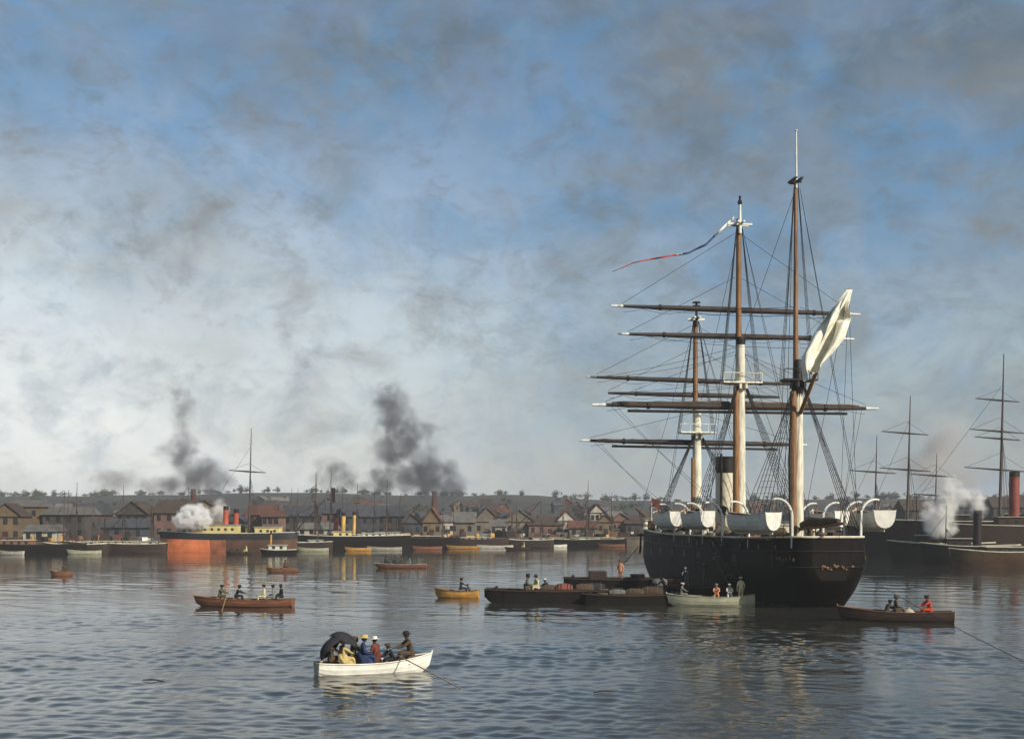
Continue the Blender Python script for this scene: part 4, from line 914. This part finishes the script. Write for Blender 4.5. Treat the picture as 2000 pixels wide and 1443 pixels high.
vessel('steamer', 'dark steamer with small yellow funnel right of the other yellow funnel', 'steamer', at(722, quay_d(720)-3.2), R(90), 20, 5.0, 3.6, BARGE, None, .5, [(-4.5, 6, 3, 1.2, DHW, 3.0)], [(4.0, .45, 3, 9.4, FUNY)], [(-1.0, 16, []), (-7.5, 14, [])])
vessel('steamer', 'low dark steamer with red funnel left of the yellow funnels', 'steamer', at(640, quay_d(640)-4), R(92), 22, 5.4, 3.0, BARGE, None, .5, [(2.5, 8.5, 3, 1.1, DHW, 2.6)], [(-2.0, .6, 3, 8.8, FUNR)], [(7.6, 15, [])])
vessel('coal_hulk', 'long low dark hulk moored beneath the middle of the town', 'hulk', at(810, quay_d(810)-8), R(92), 23, 6.0, 2.7, BARGE, None, .5, [(-3, 7, 3.6, .9, WOODD, 2.3)], [], [(4, 13, []), (-7, 12, [])], railm=WOODD)
vessel('coal_hulk', 'dark brown hulk with pale hatch covers right of the long hulk', 'hulk', at(930, quay_d(930)-8), R(92), 17, 5.2, 2.3, WOODD, None, .5, [(0, 8, 3.4, .7, DHW, 2.0)], [], [(6, 12, [])], railm=WOODD)
vessel('coal_hulk', 'flat black barge moored under the far quay left of the warship', 'hulk', at(1130, quay_d(1130)-6), R(90), 26, 5.6, 1.9, BARGE, None, .5, [(-6, 6, 3, .8, WOODD, 1.6), (6, 4, 3, .8, WOODD, 1.6)], [], [], railm=WOODD)
vessel('coal_hulk', 'dark barge moored at the left edge before the ochre shed', 'hulk', at(60, quay_d(60)-5), R(90), 24, 5.0, 2.0, BARGE, None, .5, [(3, 7, 3, 1.1, WOOD, 1.8)], [], [(-8, 14, [])], railm=WOODD)
vessel('coal_hulk', 'brown barge with white rail between left edge and orange steamer', 'hulk', at(218, quay_d(218)-5), R(91), 21, 5.0, 2.2, WOODD, None, .5, [(0, 11, 3, .7, OLIVEW, 1.9)], [], [(8, 16, [])])
# masts of sailing craft standing behind the quay front
for i, (px, dd, h, lb) in enumerate(((150, 40, 14, 'thin masted ketch moored behind the left quay sheds'), (265, 55, 15, 'thin masted ketch moored left of the steamer smoke'), (592, 60, 15, 'thin masted ketch moored right of the steamer'),
                                 (640, 75, 19, 'bare two-masted ketch under the small smoke cloud'), (668, 90, 20, 'taller two-masted ketch right of the small smoke cloud'), (1030, 60, 13, 'thin masted ketch moored right of the tan gable'),
                                 (1120, 55, 14, 'thin masted ketch nearest the warship bow'), (1168, 75, 18, 'two-masted ketch just left of the warship yards'))):
    vessel('ketch', lb, 'sailing boat', at(px, quay_d(px)-6-(i % 3)*2), R(88+i % 5), 14, 3.6, 2.0, WOODD, None, .5, [(-3, 3, 2, .8, DHW, 1.7)], [], [(3.0, h, [(h*.62, 3.0)] if i in (3, 4, 7) else []), (-3.5, h*.82, [])], sheer=.8)
# the dark group at the right
vessel('barque', 'dark moored barque with tall masts and slanting yards at the right', 'sailing ship', at(1925, 238), R(72), 44, 8.5, 7.2, BARGE, None, .5, [(-8, 9, 5, 1.8, WOODD, 6.8), (6, 6, 5, 1.6, WOODD, 6.8)], [],
       [(-2.5, 39.5, [(30.6, 4.6), (24.6, 5.8), (23.2, 4.8), (17.2, 7.0)]), (14.5, 32, [(24.6, 5.0), (17.4, 5.4)])], brace=R(-62))
vessel('steamer', 'dark steamer with tall red funnel at the right edge of the picture', 'steamer', at(2035, 226), R(80), 36, 7, 6.4, WOODD, None, .5, [(2, 12, 4.6, 2.0, WOODD, 6.0)], [(4.9, .95, 4.5, 16.4, mat('dark_red_funnel', (.24, .050, .028), .65, .4, .5, .1))], [(-9, 22, [])])
vessel('brig', 'brown hulled brig with pale rails just right of the warship stern boat', 'sailing ship', at(1775, 252), R(68), 27, 7.4, 6.0, mat('brig_brown', (.075, .040, .022), .7, .4, .3, .2), None, .5, [(0, 7, 4.5, 1.6, WOODD, 5.6)], [],
       [(6.8, 25, [(17.4, 5.2)]), (-5.0, 21, [(16.5, 4.8), (12.5, 4.2)])], railm=GREYW, brace=R(-58))
vessel('steam_tug', 'black steam tug with black funnel wrapped in white steam', 'tug', at(1842, 214), R(70), 17, 5.2, 3.4, BARGE, None, .5, [(2.5, 4.0, 3.0, 2.4, WOODD, 2.4)], [(-.6, .75, 2.4, 12.6, BLACK)], [(4.6, 12, [])])
vessel('steam_tug', 'second black tug with short funnel right of the steaming tug', 'tug', at(1898, 205), R(75), 15, 4.8, 3.2, BARGE, None, .5, [(2.0, 3.6, 2.6, 2.2, WOODD, 2.2)], [(-.8, .7, 2.2, 9.2, BLACK)], [(4.2, 10, [])])
vessel('coal_hulk', 'low brown lighter in the dark water at the right edge', 'hulk', at(1962, 196), R(84), 16, 5.0, 2.5, mat('lighter_brown', (.085, .045, .020), .75, .5, .4, .3), None, .5, [(0, 6, 3, 1.0, WOODD, 2.2)], [], [])

# ================================================================== the town
WALLS = [mat('wall_'+n, c, .9, .35, .35, .15) for n, c in (('soot', (.062, .054, .047)), ('stone', (.155, .130, .098)), ('ochre', (.155, .108, .055)), ('brick', (.125, .048, .031)), ('pale', (.42, .38, .30)), ('rose', (.17, .098, .076)), ('slate', (.055, .056, .062)))]
WN = ['sooty grey', 'tan stone', 'ochre', 'brick red', 'pale', 'rose', 'slate grey']
ROOFS = [mat('roof_'+n, c, .9, .35, .6, .25) for n, c in (('brown', (.060, .040, .029)), ('slate', (.050, .052, .058)), ('tile', (.115, .050, .032)), ('grey', (.13, .12, .105)))]
RN = ['brown roof', 'slate roof', 'tiled roof', 'grey roof']
WIN = MB().box((0, 0, 0), (1.0, .10, 1.5)).mesh('window', GLASSD); DOOR = MB().box((0, 0, 0), (1.3, .10, 2.3)).mesh('door', WOODD)
CHIM = MB().box((0, 0, .6), (.7, .7, 1.8)).mesh('chimney', WALLS[3])
def house(label, px, d, w, dp, h, rh, wi, ri, gable=False, rz=0.0, cat='house', nwin=3, group=None, name='house'):
    z = ground(px, d); o = thing(name, label, cat, at(px, d, z-.6), rz, group)
    MB().box((0, 0, h/2+.3), (w, dp, h+.6)).build('wall', WALLS[wi], o, False)
    zt = h+.6; e = .45; m = MB()
    if gable: # ridge runs away from us
        a = [(-w/2-e, -dp/2-e, zt-.25), (w/2+e, -dp/2-e, zt-.25), (0, -dp/2-e, zt+rh), (-w/2-e, dp/2+e, zt-.25), (w/2+e, dp/2+e, zt-.25), (0, dp/2+e, zt+rh)]
        m.add(a, [(0, 3, 5, 2), (1, 2, 5, 4), (0, 1, 4, 3)])
        g = [(-w/2, -dp/2, zt-.01), (w/2, -dp/2, zt-.01), (0, -dp/2, zt+rh-.25)]; MB().add(g, [(0, 1, 2)]).build('gable', WALLS[wi], o, False)
    else:
        a = [(-w/2-e, -dp/2-e, zt-.25), (w/2+e, -dp/2-e, zt-.25), (w/2+e, dp/2+e, zt-.25), (-w/2-e, dp/2+e, zt-.25), (-w/2-e*.5, 0, zt+rh), (w/2+e*.5, 0, zt+rh)]
        m.add(a, [(0, 1, 5, 4), (2, 3, 4, 5), (0, 4, 3), (1, 2, 5), (0, 3, 2, 1)])
    rf = m.build('roof', ROOFS[ri], o, False); sd = rf.modifiers.new('thick', 'SOLIDIFY'); sd.thickness = .18; sd.offset = 1
    if cat == 'house': link('chimney', CHIM, rf, ((w*.28 if (int(px) % 2) else -w*.28), 0, zt+rh*.45))
    q = random.random()
    if q < .45:   # lean-to wing at one side
        sg = random.choice((-1, 1)); ww, hh = w*random.uniform(.35, .6), h*random.uniform(.45, .75)
        MB().box((sg*(w/2+ww/2), random.uniform(-.1, .2)*dp, hh/2), (ww, dp*.7, hh)).build('lean_to', WALLS[random.choice((0, 1, 6, wi))], o, False)
        MB().box((sg*(w/2+ww/2), 0, hh+.12), (ww+.3, dp*.8, .24), 0, 0, .9).build('lean_to_roof', ROOFS[random.choice((0, 1, 3))], o, False)
    elif q < .75: link('chimney', CHIM, rf, (random.uniform(-.4, .4)*w, random.uniform(-.2, .2)*dp, zt+rh*.4), None, (.8, .8, random.uniform(.8, 1.6)))
    fl = 2 if h > 5.2 else 1
    for f in range(fl):
        for k in range(nwin):
            x = -w/2+w*(k+.5)/nwin
            if f == 0 and k == nwin//2: link('door', DOOR, o, (x, -dp/2-.02, 1.75)); continue
            link('window', WIN, o, (x, -dp/2-.02, .6+(h*(f+.55)/fl)))
    return o
# quay-front buildings, placed after the photograph
for lb, px, dd, w, dp, h, rh, wi, ri, g in (
    ('ochre warehouse at the far left end of the quay', 22, 20, 7, 9, 6, 3, 2, 0, True), ('tan stone building with pale roof at left', 58, 38, 8, 8, 8.5, 1.4, 2, 3, False),
    ('long pale yellow shed on the left quay', 87, 8, 7.5, 6, 2.6, 1.2, 4, 3, False), ('long sooty warehouse with pale roof edge at left', 140, 34, 11, 9, 6.5, 1.6, 0, 3, False),
    ('brick red warehouse left of the long slate shed', 183, 50, 7, 9, 6.5, 2.8, 3, 1, False), ('low slate grey quay shed left of the orange steamer', 245, 14, 10, 7, 3.4, 1.8, 6, 1, False),
    ('dim brown gabled store above the slate grey shed', 272, 45, 9, 9, 6.5, 3.4, 0, 0, True), ('rose warehouse right behind the orange steamer bow', 352, 40, 11, 9, 7, 3, 5, 0, False),
    ('brown store above the bright steam puff', 405, 55, 9, 9, 7.5, 3, 2, 0, True), ('brick red shed behind the steamer stern', 512, 30, 6.5, 8, 6.5, 2.2, 3, 2, False),
    ('dull red square store right of the steamer stern', 535, 22, 4.5, 6, 6.0, 1.4, 5, 2, False), ('grey warehouse right of the brick red shed', 590, 32, 9, 9, 6.2, 2.6, 0, 1, False),
    ('long low pale shed behind the low dark steamer', 622, 14, 9.5, 6, 2.8, 1.3, 4, 3, False), ('stone store with rose walls left of the yellow funnel', 650, 42, 8, 8, 7.0, 2.6, 5, 1, False),
    ('dark slate grey store behind the yellow funnels', 705, 34, 10, 9, 6.0, 3.0, 6, 1, False), ('sooty store with slate roof below the great smoke', 760, 40, 10, 9, 6.2, 2.8, 0, 1, False),
    ('dark gabled boathouse below the great smoke', 800, 22, 6, 8, 4.2, 2.6, 6, 1, True), ('small orange gabled shed right of the boathouse', 846, 20, 5.0, 8, 4.4, 4.0, 2, 2, True),
    ('little pale house right of the orange gable', 873, 22, 3.6, 6, 4.6, 1.6, 4, 3, False), ('grey roofed shed right of the little pale house', 906, 24, 6.6, 8, 4.4, 2.6, 1, 3, False),
    ('large tan double gabled hall on the far quay', 948, 24, 7.2, 10, 4.6, 3.8, 1, 3, True), ('small pale quay cottage right of the tan hall', 974, 8, 4.2, 5, 3.4, 1.6, 4, 3, False),
    ('tan gabled hall with rounded pale roof', 1015, 30, 8.6, 10, 4.6, 3.4, 1, 3, True), ('rose shed at the far quay middle', 1062, 26, 10, 9, 3.6, 2.0, 5, 0, False),
    ('white walled house with tall grey roof', 1106, 24, 5.4, 7, 4.8, 2.8, 4, 3, True), ('low rose roofed shed near the warship bow', 1138, 14, 8.0, 7, 2.8, 1.8, 1, 2, False),
    ('pale tower house left of the warship bow', 1163, 30, 4.2, 6, 7.2, 2.4, 4, 0, True), ('ochre house beside the pale tower house', 1182, 22, 4.6, 6, 4.4, 2.0, 2, 0, True),
    ('rose gabled house nearest the warship bow', 1212, 24, 6.0, 8, 4.6, 2.4, 5, 2, True), ('stone shed hidden partly by the warship bow', 1245, 20, 7, 8, 4, 2, 0, 0, False),
    ('grey store seen between warship and its stern boat', 1600, 40, 12, 9, 6, 3, 0, 1, False), ('dim brown warehouse behind the brig at right', 1800, 40, 14, 10, 8, 3, 0, 0, False), ('dim slate warehouse behind the barque at right', 1885, 60, 14, 10, 9, 3, 6, 1, True), ('dark warehouse behind the red funnel', 1975, 45, 14, 10, 9, 3, 0, 0, False)):
    house(lb, px, quay_d(px)+dd, w, dp, h, rh, wi, ri, g, R(random.uniform(-8, 8)), 'house' if w < 6 else 'warehouse', 3 if w < 9 else 4, None, 'house' if w < 6 else 'warehouse')
# houses up the hillside; each told by colour, roof, height on the slope and the landmark below it
ZONES = [(-60, 160, 'at the far left end'), (160, 320, 'left of the orange steamer'), (320, 470, 'above the orange steamer bow'), (470, 610, 'above the orange steamer stern'), (610, 740, 'above the yellow funnels'),
         (740, 900, 'under the great smoke'), (900, 1060, 'behind the tan gabled halls'), (1060, 1290, 'left of the warship bow'), (1290, 1480, 'seen through the fore rigging'), (1480, 1700, 'seen through the mizzen rigging'), (1700, 2090, 'behind the right-hand ships')]
SLOPE = ['low on the slope', 'midway up the slope', 'high on the slope']
for k in range(190):
    px = -60+2140*((.61803*k) % 1.0); row = k % 5
    d = quay_d(px)+70+row*62+random.uniform(-20, 20)
    zn = next(n for x0, x1, n in ZONES if x0 <= px < x1)
    wi = random.choice([0, 0, 0, 1, 1, 2, 3, 5, 6, 6, 6, 4 if row < 1 else 0]); ri = random.choice([0, 0, 1, 1, 1, 2, 3]); gb = random.random() < .4
    house(WN[wi]+(' gabled' if gb else '')+' house with '+RN[ri]+' '+SLOPE[(0, 1, 1, 2, 2)[row]]+' '+zn, px, d, random.uniform(5, 9), random.uniform(6, 8), random.uniform(2.8, 4.6), random.uniform(1.6, 2.6), wi, ri, gb, R(random.uniform(-25, 25)), 'house', 2 if row else 3, 'hillside houses '+zn)
# trees on the slope and the ridge
BARK = mat('bark', (.05, .036, .025), .9, .3, 3, .3); LEAF = mat('foliage', (.050, .062, .028), .8, .5, .5, 0, col2=(.028, .036, .018))
def crown_mesh(seed, conif=False):
    r = np.random.default_rng(seed); m = MB()
    lob = [(r.normal(0, 1.1), r.normal(0, 1.1), 4.6+r.normal(0, 1.0), r.uniform(1.0, 1.9)) for _ in range(8)]
    for k in range(330):
        x, y, z, q = lob[k % 8]; v = r.normal(size=3); v /= np.linalg.norm(v); p = np.array((x, y, z))+v*q*r.uniform(.55, 1.05)
        a, b = r.normal(size=3), r.normal(size=3); a *= .42/np.linalg.norm(a); b *= .34/np.linalg.norm(b)
        m.add([p-a, p+b, p+a, p-b], [(0, 1, 2, 3)])
    return m.mesh('crown', LEAF)
CR = [crown_mesh(s) for s in (1, 2, 3, 4)]
tm = MB(); tm.tube([(0, 0, -.5), (.05, 0, 1.5), (0, .1, 3.2), (.1, 0, 5)], [.32, .24, .18, .06], 7)
for a in (0, 2.1, 4.2): tm.tube([(0, 0, 2.2), (.9*math.cos(a), .9*math.sin(a), 3.6), (1.4*math.cos(a), 1.4*math.sin(a), 4.6)], [.12, .08, .03], 5)
TRUNK = tm.mesh('trunk', BARK)
CLU = [-60+2140*((.13+.61803*q) % 1.0) for q in range(30)]
for k in range(290):
    px = min(2080, max(-58, CLU[k % 30]+random.gauss(0, 22))); ridge = (k//30) % 4
    d = random.uniform(880, 1010) if ridge else quay_d(px)+random.uniform(90, 480)
    zn = next(n for x0, x1, n in ZONES if x0 <= px < x1); lb, gp = ('small dark tree on the skyline ridge ' if ridge else 'small tree among the hillside houses ')+zn, ('ridge trees ' if ridge else 'hillside trees ')+zn
    s = random.choice((.4, .5, .6, .8, 1.0)); t = thing('tree', lb, 'tree', at(px, d, ground(px, d)-2.0*s), random.random()*6, gp); t.scale = (s*1.35, s*1.35, s*.9)
    link('trunk', TRUNK, t); link('crown', CR[k % 4], t)
# cargo, cranes and small craft along the quay
CARGO = [MB().box((0, 0, .6), (2.4, 1.6, 1.2), 0, .1, .9), MB().box((0, 0, .45), (3.6, 1.4, .9), 0, -.1, .8), MB().lathe([(.6, 0), (.75, .5), (.6, 1.1), (.1, 1.15)], 9)]
CARGO = [m_.mesh('cargo', WHITE) for m_ in CARGO]; CMAT = [DHW, GREYW, WOODD, WOOD, CANVAS, WALLS[3], OLIVEW, BARGE, YELLOW]; CN = ['pale', 'grey', 'dark', 'brown', 'canvas', 'brick red', 'olive', 'black', 'ochre']
CT = [['crate', 'cargo crate'], ['timber_stack', 'timber stack'], ['barrel', 'barrel']]
for k in range(84):
    px = -40+1330*((.61803*k+.1) % 1.0); q = k % 3; c = random.randrange(9); zn = next(n for x0, x1, n in ZONES if x0 <= px < x1); me = CARGO[q].copy(); me.materials.clear(); me.materials.append(CMAT[c]); d = quay_d(px)+random.uniform(2.5, 9)
    tag(link(CT[q][0], me, None, at(px, d, 2.38), (0, 0, random.random()*3), (random.uniform(.7, 1.5), random.uniform(.7, 1.3), random.uniform(.6, 1.6))), CN[c]+' '+CT[q][1]+' on the far quay '+zn, CT[q][1].split()[-1], 'cargo on the quay '+zn)
for px, h, ln, lb in ((205, 9, 7, 'wooden quay crane left of the orange steamer'), (575, 10, 8, 'wooden quay crane right of the orange steamer'), (775, 9, 6, 'wooden quay crane under the great smoke'), (1000, 10, 8, 'wooden quay crane between the tan gabled halls'), (1150, 8, 6, 'wooden quay crane left of the pale tower house')):
    o = thing('quay_crane', lb, 'crane', at(px, quay_d(px)+3.5, 2.4), random.uniform(-.5, .5)); MB().box((0, 0, .9), (2.2, 2.2, 1.8), 0, 0, .8).build('cabin', WOODD, o, False)
    MB().tube([(0, 0, 1.5), (0, 0, h*.6)], .16, 6).build('post', WOODD, o); MB().tube([(0, 0, 1.8), (ln, 0, h)], [.16, .09], 6).build('jib', WOODD, o); line('tie', o, (0, 0, h*.6), (ln, 0, h), .05); line('fall', o, (ln, 0, h), (ln, 0, 3.2), .04)
for k, (px, off, ln, mt, lb) in enumerate(((20, 12, 6, GREYW, 'small grey white skiff at the far left of the quay'), (165, 13, 7, OLIVEW, 'pale skiff moored left of the orange steamer'), (285, 12, 6, WOODD, 'dark skiff just left of the orange steamer bow'), (612, 19, 7, OLIVEW, 'pale skiff below the low dark steamer'), (700, 21, 6, YELLOW, 'ochre yellow skiff below the yellow funnels'), (752, 20, 8, GREYW, 'grey white skiff right of the yellow skiff'),
      (835, 19, 7, WOODR, 'reddish skiff below the long low hulk'), (905, 17, 8, YELLOW, 'ochre skiff below the pale hatch covers'), (968, 15, 9, GREYW, 'grey white lighter skiff right of the ochre skiff'), (1045, 14, 7, WOODD, 'dark skiff moored below the rose shed'), (1085, 12, 6, DHW, 'white skiff below the white walled house'), (1195, 13, 7, WOODR, 'reddish skiff nearest the warship bow'))):
    rowboat('skiff', lb, 'boat', at(px, quay_d(px)-off), R(80+(k*37) % 25), ln, 1.7, .7, mt, mt, WOOD, .3, .15, .6, (.3, .6))
# factory chimneys that send up the smoke
for px, d, h, lb in ((378, 400, 15, 'brick factory chimney under the left smoke plume'), (848, 430, 15, 'brick factory chimney under the great smoke plume'), (650, 455, 16, 'brick factory chimney under the small smoke cloud')):
    o = thing('factory_chimney', lb, 'chimney', at(px, d, ground(px, d)-.5)); MB().lathe([(1.3, 0), (1.2, 1), (.8, h-.6), (.95, h-.5), (.95, h)], 12).build('stack', WALLS[3], o); MB().lathe([(1.7, 0), (1.7, 1.6)], 4).build('plinth', WALLS[3], o, False)

# ================================================================== smoke and steam
def smoke_mat(name, col, dens, nscale, ani=0.0):
    m = bpy.data.materials.new(name); m.use_nodes = True; t = m.node_tree; t.nodes.clear()
    o = t.nodes.new('ShaderNodeOutputMaterial'); v = t.nodes.new('ShaderNodeVolumePrincipled'); t.links.new(v.outputs[0], o.inputs['Volume'])
    v.inputs['Color'].default_value = (*col, 1); v.inputs['Anisotropy'].default_value = ani
    c = t.nodes.new('ShaderNodeTexCoord'); ln = t.nodes.new('ShaderNodeVectorMath'); ln.operation = 'LENGTH'; t.links.new(c.outputs['Object'], ln.inputs[0])
    g = t.nodes.new('ShaderNodeNewGeometry'); n = t.nodes.new('ShaderNodeTexNoise'); n.inputs['Scale'].default_value = nscale; n.inputs['Detail'].default_value = 4; n.inputs['Roughness'].default_value = .62
    t.links.new(g.outputs['Position'], n.inputs[0])
    # ragged edge: shift the radius with the noise, then fall off smoothly
    a = t.nodes.new('ShaderNodeMath'); a.operation = 'MULTIPLY_ADD'; t.links.new(n.outputs['Fac'], a.inputs[0]); a.inputs[1].default_value = -2.7; t.links.new(ln.outputs['Value'], a.inputs[2])
    r = t.nodes.new('ShaderNodeMapRange'); r.interpolation_type = 'SMOOTHSTEP'; r.inputs[1].default_value = -1.45; r.inputs[2].default_value = -.36; r.inputs[3].default_value = dens; r.inputs[4].default_value = 0
    t.links.new(a.outputs[0], r.inputs[0])
    e = t.nodes.new('ShaderNodeMapRange'); e.inputs[1].default_value = .8; e.inputs[2].default_value = 1.0; e.inputs[3].default_value = 1; e.inputs[4].default_value = 0; t.links.new(ln.outputs['Value'], e.inputs[0])
    q = t.nodes.new('ShaderNodeMath'); q.operation = 'MULTIPLY'; t.links.new(r.outputs[0], q.inputs[0]); t.links.new(e.outputs[0], q.inputs[1])
    t.links.new(q.outputs[0], v.inputs['Density']); return m
bs_ = bmesh.new(); bmesh.ops.create_icosphere(bs_, subdivisions=3, radius=1.0); PUFF = bpy.data.meshes.new('puff'); bs_.to_mesh(PUFF); bs_.free()
def plume(name, label, cat, d, puffs, m):
    b0 = puffs[0]; o = thing(name, label, cat, (0, 0, 0), 0, None, 'stuff'); me = PUFF.copy(); me.materials.append(m); o.location = at(b0[0], d, 0)
    for k, (px, py, rx, ry) in enumerate(puffs):
        p = at(px, d, zat(py, d)); link('puff', me, o, p-o.location+Vector((0, (k % 3-1)*rx*d/F*.3, 0)), (0, 0, 0), (rx*d/F*1.7, (rx+ry)*.5*d/F*1.5, ry*d/F*1.7))
    return o
plume('smoke_plume', 'tall grey smoke plume rising above the orange steamer', 'smoke', 400, [(385, 945, 42, 26), (372, 912, 34, 26), (400, 925, 34, 22), (345, 886, 34, 16), (362, 862, 22, 18), (356, 832, 14, 20), (358, 798, 18, 28), (352, 766, 14, 14), (410, 945, 40, 20), (330, 950, 30, 18)], smoke_mat('smoke_grey', (.33, .325, .345), .17, .19))
plume('smoke_plume', 'great dark smoke plume towering over the middle of the town', 'smoke', 430, [(855, 940, 38, 34), (820, 930, 44, 26), (780, 935, 40, 26), (752, 895, 20, 36), (775, 860, 34, 36), (800, 850, 34, 28), (770, 805, 30, 36), (758, 775, 24, 22), (842, 832, 22, 9), (850, 912, 34, 16), (815, 885, 34, 24), (740, 945, 30, 22), (880, 950, 28, 22)], smoke_mat('smoke_dark', (.26, .265, .29), .16, .18))
plume('smoke_plume', 'small brownish smoke cloud between the two larger plumes', 'smoke', 455, [(655, 935, 36, 24), (640, 912, 26, 16), (680, 945, 26, 18)], smoke_mat('smoke_brown', (.42, .39, .35), .12, .17))
plume('smoke_plume', 'faint brownish smoke low over the left hill', 'smoke', 455, [(235, 945, 44, 20), (215, 930, 26, 14), (300, 950, 30, 14)], smoke_mat('smoke_faint', (.42, .40, .37), .09, .16))
ST = smoke_mat('steam_white', (.995, .99, .975), 3.2, .55)
plume('steam_cloud', 'bright white burst of steam at the orange steamer bow', 'steam', dS+.5, [(372, 1016, 22, 13), (380, 1004, 20, 15), (366, 1000, 14, 10), (395, 1020, 18, 9)], ST)
plume('steam_cloud', 'pale wisp of steam beside the twin red funnels', 'steam', dS+6, [(424, 1006, 13, 16), (432, 990, 13, 13)], smoke_mat('steam_wisp', (.97, .95, .90), .7, .5))
plume('steam_cloud', 'white steam billowing over the black tug at the right', 'steam', 212, [(1832, 1020, 24, 22), (1820, 1002, 16, 18), (1848, 995, 20, 26), (1856, 962, 16, 24), (1840, 1038, 22, 10)], smoke_mat('steam_tug', (.985, .975, .94), 1.0, .45))
plume('steam_cloud', 'white steam above the second tug funnel', 'steam', 205, [(1912, 988, 13, 18), (1900, 968, 18, 12), (1880, 970, 16, 14)], smoke_mat('steam_tug_small', (.98, .97, .94), .9, .5))
plume('smoke_plume', 'broad pale grey smoke drifting among the masts at the right', 'smoke', 262, [(1835, 930, 44, 40), (1800, 905, 40, 36), (1860, 880, 50, 34), (1820, 855, 40, 30), (1890, 930, 40, 32)], smoke_mat('smoke_pale', (.70, .68, .66), .15, .14))
# ================================================================== haze over the harbour
hz = MB().box((0, 0, 24.5), (6200, 6200, 55)); me = hz.mesh('haze', [])
hm = bpy.data.materials.new('haze'); hm.use_nodes = True; t = hm.node_tree; t.nodes.clear(); o_ = t.nodes.new('ShaderNodeOutputMaterial'); v_ = t.nodes.new('ShaderNodeVolumePrincipled')
v_.inputs['Color'].default_value = (.90, .92, .95, 1); v_.inputs['Density'].default_value = 0.00021; t.links.new(v_.outputs[0], o_.inputs['Volume']); me.materials.append(hm)
tag(link('haze', me), 'thin pale haze over the harbour and town', 'haze', None, 'stuff')
# driftwood and a cork float on the near water
for px, py, ln, rz, lb in ((662, 1157, 1.6, .2, 'short dark plank adrift between left boat and ochre boat'), (300, 1330, 1.2, -.3, 'short dark plank adrift in the lower left water'), (1180, 1352, 1.1, .5, 'dark stick adrift below the low barges')):
    o = MB().tube([(-ln/2, 0, .03), (-.1*ln, .03, .06), (ln/2, 0, .02)], [.05, .08, .04], 6, 0, True, .5).build('driftwood', WOODD); o.location = at(px, wd(py), .02); o.rotation_euler = (0, 0, rz); tag(o, lb, 'driftwood')
